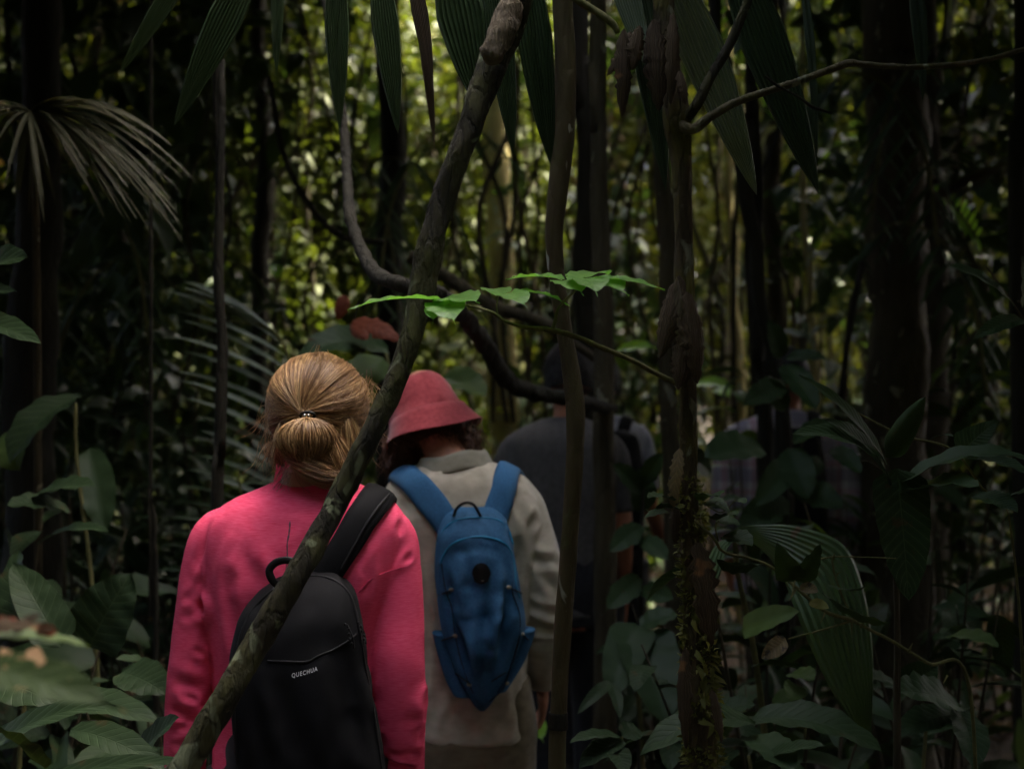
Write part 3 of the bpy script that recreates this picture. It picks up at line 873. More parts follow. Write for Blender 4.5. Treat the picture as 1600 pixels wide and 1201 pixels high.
# ------------------------------------------------------------------ trunks and lianas farther in
def trunk_thing(name, label, lst, d, mat, rough=.22, group=None, cat='tree', ext=True, sides=14, stub=True):
    lst = [(q[0] + random.uniform(-5, 5) * min(1, 8 / d), q[1]) + tuple(q[2:]) for i_, q in enumerate(lst)]
    lst = [lst[0]] + [z_ for a_, b_ in zip(lst[:-1], lst[1:]) for z_ in (((a_[0] + b_[0]) / 2 + random.uniform(-6, 6), (a_[1] + b_[1]) / 2, (a_[2] + b_[2]) / 2 * random.uniform(.88, 1.1)), b_)]
    if ext:
        a, b = lst[0], lst[-1]
        gy = 600 + 1.62 / d * K
        if b[1] < gy: lst.append((b[0] + (b[0] - lst[-2][0]) * .4, gy, b[2] * 1.2))
        ty = 600 - 6.5 / d * K
        if a[1] > ty: lst.insert(0, (a[0] + (a[0] - lst[1][0]) * .6, ty, a[2] * .6))
    pts, r = pxpath(lst, d)
    t = thing(name, label, cat, (pts[-1][0], pts[-1][1], 0), group)
    part('trunk', tube(pts, r, n=max(60, len(lst) * 14), sides=sides, rough=rough, seed=random.random() * 9, freq=6), M[mat], t)
    return t, pts, r
TT = []
for lab, lst, d, mat in [
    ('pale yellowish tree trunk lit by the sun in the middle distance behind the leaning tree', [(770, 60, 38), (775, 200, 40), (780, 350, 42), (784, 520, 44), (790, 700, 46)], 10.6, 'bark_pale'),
    ('dark straight trunk just right of the slim sapling, reaching the black haired head', [(905, -20, 30), (912, 200, 30), (915, 400, 32), (918, 560, 34), (922, 800, 36)], 5.2, 'bark_black'),
    ('second dark straight trunk beside the slim sapling, in front of the half hidden fourth walker', [(940, -20, 26), (938, 200, 27), (936, 420, 30), (942, 600, 32), (950, 800, 34)], 4.35, 'bark_far'),
    ('thin dark stem rising left of the blond head through the palm fronds', [(340, -20, 12), (342, 200, 14), (346, 450, 16), (345, 620, 18), (342, 800, 19)], 3.6, 'bark_black'),
    ('grey slender trunk standing behind the tip of the pleated palm leaf', [(1205, -20, 24), (1205, 200, 26), (1208, 330, 28), (1212, 500, 30), (1214, 700, 32)], 8.0, 'bark_far'),
    ('dark leaning stem right of the mossy tree, slanting down to the plaid shirt', [(1120, -20, 20), (1150, 180, 22), (1172, 330, 24), (1188, 440, 24), (1206, 540, 24), (1225, 680, 26)], 5.0, 'bark_black'),
    ('dark upright stem close beside the dark leaning stem above the plaid shirt', [(1172, -20, 16), (1180, 300, 20), (1186, 480, 22), (1192, 640, 24)], 5.1, 'bark_black'),
    ('thick dark trunk on the right behind the thin horizontal branch', [(1395, -20, 86), (1400, 200, 92), (1400, 400, 98), (1402, 600, 104), (1404, 800, 110)], 5.5, 'bark_far'),
    ('grey vertical trunk close behind the thick dark trunk on the right', [(1435, -20, 60), (1440, 200, 60), (1445, 400, 64), (1450, 600, 70)], 6.6, 'bark_far'),
    ('black trunk along the right edge of the picture', [(1592, -20, 22), (1594, 400, 26), (1596, 800, 30)], 4.0, 'bark_black'),
    ('broad black trunk at the left edge under the drooping fan palm', [(60, 100, 60), (58, 350, 72), (52, 600, 80), (50, 800, 84)], 5.0, 'bark_black'),
    ('broad shadowed trunk left of the knot of the leaning tree', [(606, -20, 36), (612, 250, 40), (606, 420, 42), (612, 600, 44)], 7.5, 'bark_black'),
    ('dark stem behind the dead sheaths of the mossy tree', [(1035, -20, 22), (1040, 300, 26), (1048, 500, 30), (1052, 800, 30)], 4.6, 'bark_far'),
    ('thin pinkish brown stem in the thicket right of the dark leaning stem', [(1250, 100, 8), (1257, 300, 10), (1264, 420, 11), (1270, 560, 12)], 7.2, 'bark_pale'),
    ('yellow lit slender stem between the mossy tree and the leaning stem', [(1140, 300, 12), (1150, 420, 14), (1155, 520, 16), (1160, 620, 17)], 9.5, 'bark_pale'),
    ('thin brown stem at the far left between the fan palm and the thicket', [(240, 700, 6), (244, 820, 8), (248, 920, 9)], 3.9, 'bark_black'),
    ('crooked dark tree among the lit leaves in the upper left', [(400, -20, 22), (410, 120, 24), (420, 260, 26), (405, 400, 28), (400, 600, 30)], 8.5, 'bark_black')]:
    TT.append(trunk_thing('forest_tree', lab, lst, d, mat)[0])
for lab, lst, d, r_ in [
    ('thick dark liana curving from behind the knot down to the black haired head', [(500, -40, 12, 3.6), (528, 120, 13, 3.5), (540, 240, 15, 3.4), (546, 330, 18, 3.2), (562, 385, 20, 3.1), (590, 430, 24, 3.0), (640, 447, 24, 2.9), (690, 462, 24, 3.0), (730, 500, 26, 3.4), (762, 545, 28, 3.7), (790, 592, 30, 3.9), (830, 612, 26, 4.0), (885, 622, 22, 4.0), (960, 640, 18, 4.4)], 3.5, .2),
    ('straight mossy liana slanting right behind the knot of the leaning tree', [(640, 400, 20), (700, 435, 22), (770, 478, 20), (850, 505, 16), (930, 560, 12)], 4.6, .2),
    ('thin slanting liana in the upper left in front of the dark foliage', [(420, 120, 8), (450, 260, 9), (520, 360, 10), (600, 380, 9)], 5.5, .2)]:
    p2, r2 = pxpath(lst, d)
    t = thing('liana', lab, 'liana', p2.min(axis=0))
    part('stem', tube(p2, r2, n=160, sides=12, rough=.34, seed=3.3, freq=26), M['bark_black'] if 'mossy' not in lab else M['bark_far'], t)
for k in range(70):   # hanging vines deep in the forest
    x = random.choice([random.uniform(120, 620), random.uniform(680, 1340), random.uniform(680, 1340), random.uniform(1340, 1580)])
    d = random.uniform(6, 13); a = random.uniform(-110, 110); j1, j2 = random.uniform(-40, 40), random.uniform(-40, 40)
    lst = [(x, -60, 5), (x + a * .3 + j1, 160, 5), (x + a * .5 + j2, 330, 6), (x + a * .7 - j1, 480, 6), (x + a, 660, 6)]
    p2, r2 = pxpath(lst, d)
    t = thing('vine', 'thin hanging vine or stem among the blurred trees', 'vine', p2[-1], 'thin stems among the blurred trees')
    part('stem', tube(p2, r2 * random.uniform(.6, 1.8), n=24, sides=6, rough=.2), M[random.choice(['bark_far', 'bark_black', 'bark_far'])], t)

# ------------------------------------------------------------------ palms at the top
def hang_palm(label, items, base_pts, mat, cols=10, default='palm'):
    t = thing('palm_frond', label, 'palm frond', base_pts[0])
    part('rachis', tube(base_pts, [.008] * len(base_pts), n=20, sides=8), M['twig'], t)
    for i, it in enumerate(items):
        a, b, d0, d1, w_ = it[:5]
        nr = it[5] if len(it) > 5 else (0, -1, .1)
        mt = it[6] if len(it) > 6 else mat
        part('leaflet', blade(P(*a, d0), P(*b, d1), w_, nrm=nr, arch=.03, fold=.05, shape='palm', n=26, cols=cols * 2, pleat=.075, wav=.01, seed=i), M[mt], t, smooth=False)
    return t
hang_palm('pleated palm frond with broad grey green leaflets hanging over the horizontal branch',
    [((1040, -60), (1183, 306), 2.42, 2.40, .078), ((1140, -80), (1280, 304), 2.45, 2.40, .080, (-.2, -1, .1), 'palm_dark'), ((1250, -60), (1276, 264), 2.5, 2.42, .020, (.4, -1, .1), 'palm_dark'),
     ((985, -70), (1040, 298), 2.55, 2.5, .062, (.3, -1, 0), 'palm_dark'), ((960, -60), (1012, 110), 2.5, 2.45, .05, (.3, -1, 0)), ((1425, -60), (1442, 160), 2.6, 2.55, .035, (.3, -1, 0), 'palm_dark')],
    [P(930, -75, 2.5), P(1150, -95, 2.5), P(1460, -60, 2.6)], 'palm')
hang_palm('dark pleated palm frond hanging behind the top of the leaning tree',
    [((700, -70), (752, 175), 2.5, 2.5, .085, (-.1, -1, 0)), ((765, -50), (802, 243), 2.5, 2.5, .05, (.2, -1, 0)), ((822, -60), (862, 262), 2.48, 2.5, .062, (-.2, -1, 0)), ((648, -60), (679, 232), 2.4, 2.4, .022, (.3, -1, 0), 'palm_dry'), ((735, -60), (780, 150), 2.55, 2.55, .06)],
    [P(640, -70, 2.45), P(740, -85, 2.5), P(850, -70, 2.5)], 'palm_dark')
hang_palm('dark palm frond with separate narrow leaflets hanging across the top left',
    [((525, -60), (531, 205), 2.3, 2.3, .040, (0, -1, 0)), ((590, -60), (622, 210), 2.3, 2.3, .045, (.1, -1, 0)), ((400, -70), (272, 196), 2.1, 2.1, .050, (.3, -1, 0)), ((300, -60), (186, 116), 2.1, 2.1, .028, (.3, -1, 0)), ((436, -60), (432, 120), 2.15, 2.15, .020, (0, -1, 0)),
     ((640, -60), (676, 150), 2.35, 2.35, .03, (.5, -1, 0), 'palm_dry')],
    [P(640, -75, 2.35), P(500, -85, 2.25), P(300, -70, 2.1)], 'palm_dark')

# drooping fan palm, upper left
FP = thing('fan_palm', 'drooping grey fan palm leaf with narrow blurred segments at the upper left edge', 'palm', P(45, 400, 3.6))
hub = P(48, 176, 3.6)
part('leaf_stalk', tube([P(60, 900, 3.9), P(58, 500, 3.75), P(54, 250, 3.62), hub], [.012, .011, .009, .008], n=24, sides=8), M['bark_far'], FP)
tips = [(292, 285), (288, 360), (262, 300), (240, 330), (215, 345), (258, 250), (230, 220), (205, 300), (185, 330), (160, 310), (140, 268), (116, 274), (98, 250), (70, 320), (45, 340), (22, 318), (5, 300), (-20, 280), (-50, 260), (-70, 230), (-90, 205), (180, 255), (275, 330), (300, 400), (245, 380), (200, 200)]
tips = tips + [(x + random.uniform(-28, 28), y + random.uniform(-30, 20)) for x, y in tips + tips[:14]]
for i, (x, y) in enumerate(tips):
    a = (48, 176); mx, my = (a[0] * .45 + x * .55), min(a[1], y) * .55 + (a[1] * .45 + y * .55) * .45 - 6
    d1 = 3.6 - .35 * math.sin(i * 2.1) * .6
    b = blade(hub, P(x, y, d1), .009 + .009 * random.random(), nrm=(-.1 + .3 * (x < 48), -.35, 1), arch=.12 + .06 * random.random(), shape='strap', fold=.5, n=14, cols=2, wav=.02, seed=i)
    part('segment', b, M['fan_grey'], FP)

# pinnate palm left of the blond head
def pinnate(label, spine, d, side_a, side_b, nleaf, la, wd, mat, nrm=(0, -.5, 1), d2=None):
    t = thing('palm_frond', label, 'palm frond', P(*spine[0], d))
    sp = np.array([P(x, y, d + (0 if d2 is None else (d2 - d) * i / (len(spine) - 1))) for i, (x, y) in enumerate(spine)])
    part('rachis', tube(sp, list(np.linspace(.008, .003, len(sp))), n=30, sides=8), M['twig'], t)
    c = catmull(sp, nleaf)
    for i in range(nleaf):
        for sd_ in (side_a, side_b):
            if sd_ is None: continue
            k = i / (nleaf - 1)
            L_ = la * (.55 + .9 * math.sin(PI * min(1, k * .8 + .15))) * .75 * d / K
            jx = random.uniform(-.07, .07)
            e = c[i] + V(sd_[0] + jx, random.uniform(-.15, .15), sd_[1] + jx) * L_
            part('leaflet', blade(c[i], e, wd, nrm=nrm, arch=.06, shape='lance', fold=.35, n=8, cols=2, wav=.02, seed=i), M[mat], t)
    return t
pinnate('arching green palm frond with parallel leaflets just left of the blond head', [(455, 800), (470, 700), (462, 600), (430, 520), (360, 500)], 4.3, (-.86, .42), None, 16, 200, .026, 'palm')
pinnate('lower dark palm frond with thin nearly level leaflets above the pink left shoulder', [(420, 1150), (400, 980), (385, 850), (372, 730)], 4.2, (-.97, .18), (.9, -.05), 17, 150, .018, 'palm_dark')
pinnate('small sunlit yellow green frond at the top between two broad hanging leaflets', [(1190, 170), (1160, 120), (1130, 70), (1110, 20)], 6.8, (.6, -.5), (.5, .5), 12, 80, .03, 'leaf_lime')
pinnate('small bright green frond glowing in the dark right of the thick trunk', [(1525, 372), (1500, 335), (1478, 310), (1462, 300)], 6.0, (.2, .5), (.25, -.75), 10, 40, .02, 'leaf_lime')
pinnate('brown withered frond hanging in the dark at the upper right', [(1600, 250), (1545, 262), (1480, 290)], 5.6, (-.55, .3), (-.7, -.6), 16, 90, .014, 'palm_dry')

# ------------------------------------------------------------------ hand placed leafy plants
def plant(name, label, stems, leaves, mat, stem_mat='twig', cat='plant', group=None, lname='leaf'):
    """stems: px paths (x, y, w, d); leaves: (base, tip, d0, d1, width_m, normal, opts)"""
    allp = [P(s[0], s[1], s[3]) for st in stems for s in st]
    base = min(allp, key=lambda q: q[2])
    t = thing(name, label, cat, base, group)
    for st in stems:
        p2, r2 = pxpath(st, 3)
        part('stem', tube(p2, r2, n=10 + 6 * len(st), sides=7, rough=.15, seed=len(st)), M[stem_mat], t)
    for i, lf in enumerate(leaves):
        a, b, d0, d1, w_, nr = lf[:6]
        o = dict(lf[6]) if len(lf) > 6 else {}
        mt = o.pop('mat', mat)
        part(lname, blade(P(*a, d0), P(*b, d1), w_, nrm=nr, seed=i, **{**dict(arch=.08, n=14, cols=8), **o}), M[mt], t)
    return t
plant('broadleaf_sapling', 'sapling with a large veined leaf hanging face on, long pointed leaves above it',
    [[(1400, 1600, 14, 2.6), (1402, 1100, 12, 2.55), (1400, 900, 10, 2.52), (1392, 760, 8, 2.5), (1385, 715, 7, 2.5), (1400, 690, 4, 2.5)], [(1385, 740, 5, 2.48), (1355, 722, 4, 2.45), (1345, 722, 3, 2.45)]],
    [((1402, 732), (1420, 938), 2.47, 2.42, .100, (.05, -1, .25), dict(mat='leaf_vein', shape='strap', arch=.02, fold=.12, n=22, cols=10, wav=.03)),
     ((1386, 726), (1248, 586), 2.48, 2.4, .030, (.5, -.8, .7), dict(shape='lance')),
     ((1388, 742), (1288, 655), 2.46, 2.35, .040, (.5, -.7, .8), dict(shape='lance')),
     ((1392, 758), (1238, 678), 2.46, 2.33, .052, (.3, -.6, .9), dict(shape='lance', arch=.16)),
     ((1385, 715), (1446, 620), 2.46, 2.36, .055, (-.6, -.8, -.3), dict(shape='strap', arch=.08, curl=.8, mat='leaf_dark')),
     ((1398, 762), (1610, 718), 2.48, 2.4, .072, (-.1, -.25, 1), dict(shape='lance', arch=.13, mat='leaf_dark')),
     ((1402, 776), (1530, 760), 2.5, 2.36, .08, (.1, -.5, .9), dict(shape='ovate', arch=.08, mat='leaf_dark'))],
    'leaf_vein', 'bark_far')
plant('broadleaf_sapling', 'thin twig on the right carrying a rounded leaf eaten through with small holes',
    [[(1330, 640, 3, 2.6), (1410, 680, 4, 2.6), (1470, 694, 4, 2.6), (1500, 712, 4, 2.6), (1540, 770, 4, 2.6), (1575, 800, 3, 2.6), (1600, 1100, 6, 2.7), (1600, 1700, 8, 2.7)]],
    [((1498, 708), (1562, 656), 2.58, 2.55, .062, (-.1, -.9, .5), dict(shape='heart', fold=.1)), ((1520, 716), (1610, 742), 2.58, 2.5, .036, (0, -.5, 1), dict(shape='lance')), ((1452, 688), (1490, 682), 2.58, 2.5, .014, (0, -.5, 1), dict(shape='lance')),
     ((1520, 775), (1590, 800), 2.6, 2.5, .05, (0, -.7, .8)), ((1560, 790), (1620, 765), 2.6, 2.5, .04, (0, -.7, .8))],
    'leaf_vein', 'twig')
plant('broadleaf_sapling', 'plant at the right edge with two narrow leaves beside the black trunk',
    [[(1610, 1400, 8, 2.9), (1612, 900, 6, 2.9), (1606, 520, 5, 2.9), (1590, 470, 4, 2.9)], [(1600, 500, 4, 2.9), (1570, 455, 3, 2.9), (1540, 415, 2, 2.9)]],
    [((1585, 478), (1478, 414), 2.88, 2.8, .040, (.2, -.7, .8), dict(shape='lance')), ((1598, 480), (1596, 400), 2.88, 2.8, .045, (.4, -.9, .1), dict(shape='ovate')), ((1600, 500), (1520, 530), 2.9, 2.8, .04, (.2, -.7, .8))],
    'leaf_vein', 'bark_far')
# folded pleated palm leaf low on the right
PL = thing('pleated_palm_leaf', 'broad pleated palm leaf bent over and hanging to a point in the lower right thicket', 'palm', P(1165, 840, 3.0))
part('leaf_stalk', tube(*pxpath([(1230, 1600, 12, 3.3), (1190, 1100, 10, 3.25), (1150, 880, 8, 3.15), (1152, 832, 8, 3.08)], 3), n=24, sides=8), M['twig'], PL)
def ribbon_leaf(edges, cols, mat, par_, pleat, name='blade'):
    """edges: rows of (left px, right px, d) -> pleated sheet"""
    rows = catmull(np.array([(a[0], a[1], b[0], b[1], d) for a, b, d in edges]), 36)
    v, uv = [], []
    for i, q in enumerate(rows):
        A, B = P(q[0], q[1], q[4]), P(q[2], q[3], q[4] - .02)
        ac = unit(B - A); nr = V(0, -1, .2)
        wd = np.linalg.norm(B - A)
        for j in range(cols + 1):
            u = j / cols
            v.append(A + (B - A) * u + nr * (math.sin(PI * u) * wd * .18 + pleat * wd / cols * (1 if j % 2 else -1)))
            uv.append((u, i / 35))
    f = [(i * (cols + 1) + j, i * (cols + 1) + j + 1, (i + 1) * (cols + 1) + j + 1, (i + 1) * (cols + 1) + j) for i in range(35) for j in range(cols)]
    part(name, (np.array(v), f, np.array(uv)), M[mat], par_, smooth=False)
ribbon_leaf([((1148, 834), (1150, 824), 3.08), ((1190, 858), (1185, 820), 3.04), ((1222, 900), (1245, 822), 3.0), ((1242, 950), (1318, 850), 2.96), ((1262, 1000), (1350, 920), 2.93), ((1290, 1060), (1364, 1010), 2.92), ((1325, 1120), (1364, 1090), 2.92), ((1352, 1162), (1360, 1160), 2.94)], 22, 'fan_green', PL, .45)
ribbon_leaf([((1150, 832), (1152, 838), 3.10), ((1120, 850), (1135, 862), 3.08), ((1105, 880), (1125, 900), 3.06), ((1100, 930), (1108, 935), 3.05)], 8, 'fan_green', PL, .45, 'side_blade')
# thorny twigs before the pleated leaf
plant('thorny_shrub', 'thorny twig with small toothed leaves crossing in front of the pleated palm leaf',
    [[(1085, 812, 4, 2.3), (1115, 840, 5, 2.3), (1130, 862, 5, 2.3), (1170, 872, 5, 2.3), (1205, 885, 5, 2.3), (1245, 918, 6, 2.3), (1290, 955, 6, 2.3), (1330, 968, 6, 2.3), (1362, 985, 5, 2.32), (1392, 1000, 6, 2.34), (1450, 1036, 6, 2.36), (1515, 1076, 6, 2.4), (1530, 1500, 8, 2.5)],
     [(1122, 845, 3, 2.3), (1118, 822, 3, 2.3), (1124, 812, 2, 2.3)], [(1230, 998, 2, 2.3), (1280, 985, 3, 2.3), (1330, 970, 4, 2.3)], [(1300, 875, 3, 2.3), (1305, 900, 3, 2.3), (1320, 940, 3, 2.3), (1335, 968, 3, 2.3)], [(1260, 878, 2, 2.3), (1300, 870, 3, 2.3), (1345, 870, 2, 2.3), (1400, 872, 2, 2.3)],
     [(1150, 780, 2, 2.3), (1128, 800, 2, 2.3), (1105, 790, 2, 2.3)], [(1040, 800, 2.5, 2.28), (1020, 802, 2.5, 2.28), (1008, 795, 1.5, 2.28)]]
    + [[(x, y, 4, 2.3), (x + a, y + b, 1, 2.29)] for x, y, a, b in [(1331, 970, 0, 22), (1245, 918, -12, 20), (1242, 905, -5, 26), (1262, 930, 12, -16), (1290, 955, -8, 18), (1305, 900, 8, -8), (1302, 874, 2, -10), (1345, 980, 6, -14), (1225, 900, 8, 18), (1420, 1018, 6, -14), (1480, 1055, -6, 12)]],
    [((1100, 786), (1140, 800), 2.29, 2.25, .046, (.1, -.5, .9), dict(shape='heart')), ((1098, 782), (1122, 776), 2.29, 2.2, .045, (0, -.6, .9)), ((1122, 812), (1152, 806), 2.29, 2.22, .045, (0, -.4, .9), dict(shape='heart')), ((1118, 815), (1158, 820), 2.3, 2.3, .03, (0, -.4, .9)),
     ((1130, 838), (1176, 852), 2.29, 2.25, .045, (.1, -.6, .9)), ((1190, 880), (1120, 874), 2.29, 2.25, .045, (-.1, -.5, -.8), dict(mat='leaf_dark')), ((1150, 782), (1166, 786), 2.3, 2.28, .02, (0, -.5, 1)),
     ((1052, 782), (1012, 778), 2.28, 2.24, .035, (0, -.2, 1)), ((1046, 800), (1008, 808), 2.28, 2.26, .02, (0, -.5, 1)), ((1070, 800), (1025, 795), 2.29, 2.25, .03, (0, -.25, 1)),
     ((1242, 906), (1214, 846), 2.28, 2.25, .05, (-.3, -.8, -.1), dict(mat='leaf_dark', shape='heart')), ((1242, 906), (1282, 848), 2.28, 2.25, .05, (.3, -.8, -.1), dict(mat='leaf_dark', shape='heart')),
     ((1228, 998), (1190, 1028), 2.3, 2.28, .03, (.2, -.9, .4), dict(mat='dead_tan')), ((1285, 925), (1390, 972), 2.3, 2.22, .045, (.1, -.5, -.6), dict(mat='leaf_dark')), ((1295, 912), (1352, 915), 2.3, 2.22, .02, (.1, -.5, -.6), dict(mat='leaf_dark')),
     ((1250, 915), (1278, 925), 2.28, 2.25, .02, (0, -1, .4), dict(mat='dead_tan')), ((1265, 940), (1295, 950), 2.28, 2.25, .018, (0, -1, .4), dict(mat='moss'))],
    'leaf_vein', 'twig', 'shrub')
plant('low_plant', 'low plant with arching leaves at the bottom right of the mossy tree',
    [[(1190, 1400, 10, 2.9), (1180, 1250, 8, 2.9), (1170, 1180, 6, 2.9)]],
    [((1180, 1130), (1000, 1180), 2.8, 2.7, .085, (0, -.45, 1), dict(arch=.16)), ((1170, 1125), (1380, 1175), 2.85, 2.75, .10, (0, -.35, 1), dict(arch=.12)), ((1180, 1190), (1290, 1165), 2.7, 2.6, .04, (0, -.5, 1)), ((1130, 1110), (1180, 1100), 3, 3, .05, (0, -.5, 1)),
     ((1170, 1150), (1240, 1210), 2.8, 2.6, .08, (0, -.6, 1), dict(mat='leaf_dark'))],
    'leaf_vein')
plant('low_plant', 'low plant with pointed leaves between the slim sapling and the mossy tree',
    [[(960, 1500, 8, 2.9), (965, 1260, 6, 2.9), (972, 1150, 4, 2.9)]],
    [((975, 1156), (905, 1200), 2.88, 2.8, .055, (0, -.5, 1)), ((972, 1152), (890, 1160), 2.88, 2.8, .04, (0, -.3, 1)), ((960, 1165), (978, 1210), 2.88, 2.75, .045, (0, -.8, .6)), ((972, 1150), (998, 1138), 2.9, 2.95, .05, (0, -.8, .6)), ((955, 1066), (902, 1115), 3.3, 3.2, .03, (.2, -.8, .8), dict(arch=.14)), ((955, 1066), (968, 1120), 3.3, 3.2, .03, (.2, -.8, .5))],
    'leaf_big')
plant('low_plant', 'low plant with torn broad leaves in the bottom right corner thicket',
    [[(1430, 1500, 9, 3.0), (1440, 1250, 7, 3.0), (1450, 1100, 5, 3.0)]],
    [((1500, 1105), (1395, 1080), 2.95, 2.85, .10, (0, -.6, .9), dict(ragged=.4)), ((1490, 1115), (1400, 1150), 2.95, 2.85, .07, (0, -.6, .9), dict(ragged=.3)), ((1500, 1110), (1520, 1200), 2.95, 2.8, .08, (.2, -.8, .6)), ((1410, 1076), (1465, 1040), 3.1, 3.05, .075, (-.2, -1, .3)), ((1400, 1070), (1350, 1058), 3.1, 3.05, .05, (0, -.5, 1)),
     ((1480, 995), (1560, 1010), 3.3, 3.2, .07, (0, -.3, 1), dict(mat='leaf_mid'))],
    'leaf_big')
plant('low_plant', 'small plant with two mid green leaves under the hanging pleated palm leaf', [[(1255, 1400, 6, 3.2), (1258, 1160, 5, 3.2), (1256, 1075, 4, 3.2)]],
    [((1235, 1052), (1272, 1062), 3.15, 3.05, .055, (0, -.8, .7)), ((1246, 1070), (1232, 1094), 3.15, 3.05, .055, (0, -.9, .5)), ((1160, 985), (1250, 955), 3.0, 2.9, .06, (-.2, -.8, .6), dict(shape='strap')), ((1256, 1080), (1205, 1100), 3.2, 3.1, .04, (0, -.8, .7))], 'leaf_mid')
plant('low_plant', 'plant with large dark rounded leaves low behind the slim sapling', [[(1010, 1500, 9, 3.8), (1005, 1200, 8, 3.8), (990, 990, 6, 3.8)]],
    [((995, 975), (955, 1090), 3.8, 3.65, .12, (-.2, -.9, .3), dict(mat='leaf_dark', shape='strap')), ((1000, 985), (1040, 1130), 3.8, 3.6, .16, (.1, -.9, .3), dict(mat='leaf_dark', shape='strap')), ((1000, 980), (1060, 960), 3.8, 3.8, .08, (0, -.5, 1), dict(mat='leaf_dark'))], 'leaf_dark')
# left side plants
plant('broadleaf_plant', 'plant with three broad grey green leaves cut by the left edge', [[(-60, 1500, 10, 3.0), (-70, 900, 8, 3.0), (-60, 450, 6, 3.0)]],
    [((-60, 440), (44, 402), 2.98, 2.8, .09, (.1, -.8, .5), dict(shape='strap')), ((-50, 470), (26, 455), 2.98, 2.8, .06, (.1, -.8, .4), dict(shape='heart')), ((-60, 500), (64, 538), 2.98, 2.75, .07, (.1, -.7, .7), dict(shape='strap', arch=.05))], 'leaf_big')
plant('broadleaf_plant', 'tall plant with one big drooping blurred leaf left of the pink shirt', [[(160, 1500, 10, 3.7), (150, 1000, 8, 3.7), (120, 720, 6, 3.7), (118, 630, 5, 3.7)]],
    [((126, 618), (16, 724), 3.66, 3.5, .12, (-.4, -.8, .5), dict(arch=.12, fold=.35)), ((10, 675), (30, 735), 3.7, 3.6, .10, (-.2, -.8, .4), dict(mat='leaf_mid')), ((140, 700), (165, 830), 3.8, 3.7, .1, (.2, -.9, .1), dict(mat='leaf_dark'))], 'leaf_big')
plant('broadleaf_plant', 'broad smooth leaf arching behind the blond head with a red withered leaf on it', [[(640, 1400, 10, 4.2), (640, 900, 8, 4.2), (620, 640, 7, 4.2), (600, 540, 6, 4.2)]],
    [((606, 545), (466, 556), 4.1, 3.95, .12, (0, -.75, .7), dict(arch=.16, shape='strap')), ((600, 560), (520, 640), 4.2, 4.1, .12, (0, -.9, .5), dict(mat='leaf_mid')), ((690, 590), (760, 620), 4.6, 4.5, .14, (0, -.5, .9), dict(mat='leaf_mid', shape='strap'))], 'leaf_big')
t = plant('withered_leaf', 'curled red brown withered leaf hanging above the broad leaf behind the blond head', [[(560, 470, 3, 4.0), (556, 490, 3, 4.0), (552, 500, 3, 4.0)]],
    [((550, 500), (626, 532), 3.98, 3.9, .07, (.1, -.8, .5), dict(curl=.4, ragged=.5, wav=.05)), ((548, 505), (575, 530), 3.98, 3.9, .05, (.1, -.8, .2), dict(curl=.6, ragged=.4)), ((540, 460), (528, 500), 4.1, 4.1, .05, (0, -1, 0), dict(curl=.5))], 'dead_red', 'bark_black', 'leaf')
plant('near_plant', 'blurred near green leaf with pale eaten patches and torn brown edge, lower left', [[(-200, 1300, 16, 1.3), (-120, 1100, 12, 1.28), (-60, 1010, 8, 1.26)]],
    [((-60, 1030), (206, 1115), 1.26, 1.2, .046, (.05, -.6, .85), dict(mat='leaf_pale', shape='acum', arch=.035, ragged=.55)), ((-40, 1000), (140, 1010), 1.3, 1.36, .035, (0, -.25, 1), dict(mat='leaf_mid', arch=.06)),
     ((-50, 990), (90, 985), 1.3, 1.32, .018, (0, -.4, 1), dict(mat='dead', ragged=.6)), ((20, 988), (62, 958), 1.31, 1.33, .010, (0, -1, .2), dict(mat='dead', ragged=.6)), ((-30, 985), (40, 972), 1.3, 1.33, .018, (0, -.8, .5), dict(mat='dead_red', ragged=.5)), ((55, 985), (92, 985), 1.31, 1.33, .012, (0, -1, .2), dict(mat='dead_red', ragged=.6))], 'leaf_pale')
plant('near_plant', 'blurred green leaf tip poking into the bottom right corner', [[(1720, 1400, 14, 1.4), (1680, 1320, 10, 1.4)]],
    [((1680, 1330), (1590, 1120), 1.4, 1.4, .05, (-.2, -.9, .5), dict(mat='leaf_mid', shape='lance'))], 'leaf_mid')
plant('strap_leaf_plant', 'clump of long dark strap leaves in the bottom left corner', [[(60, 1500, 10, 2.4), (70, 1350, 8, 2.4), (90, 1250, 6, 2.4)]],
    [((-40, 1190), (182, 1102), 2.4, 2.3, .055, (0, -.6, .8), dict(shape='strap', arch=.12)), ((40, 1230), (300, 1190), 2.3, 2.2, .04, (0, -.5, .9), dict(shape='strap', arch=.06)), ((110, 1140), (260, 1205), 2.5, 2.4, .06, (0, -.6, .9), dict(arch=.1)), ((80, 1095), (250, 1130), 2.7, 2.6, .07, (0, -.5, .9)),
     ((190, 1050), (262, 1085), 2.9, 2.8, .09, (0, -.7, .8)), ((-30, 1060), (90, 1100), 2.6, 2.5, .10, (0, -.7, .8)), ((260, 1050), (180, 1030), 3.0, 2.9, .04, (0, -.5, 1), dict(shape='lance')), ((70, 1200), (-30, 1130), 2.4, 2.2, .07, (0, -.6, .8)), ((200, 1200), (280, 1120), 2.6, 2.5, .06, (.2, -.7, .8))], 'leaf_big')
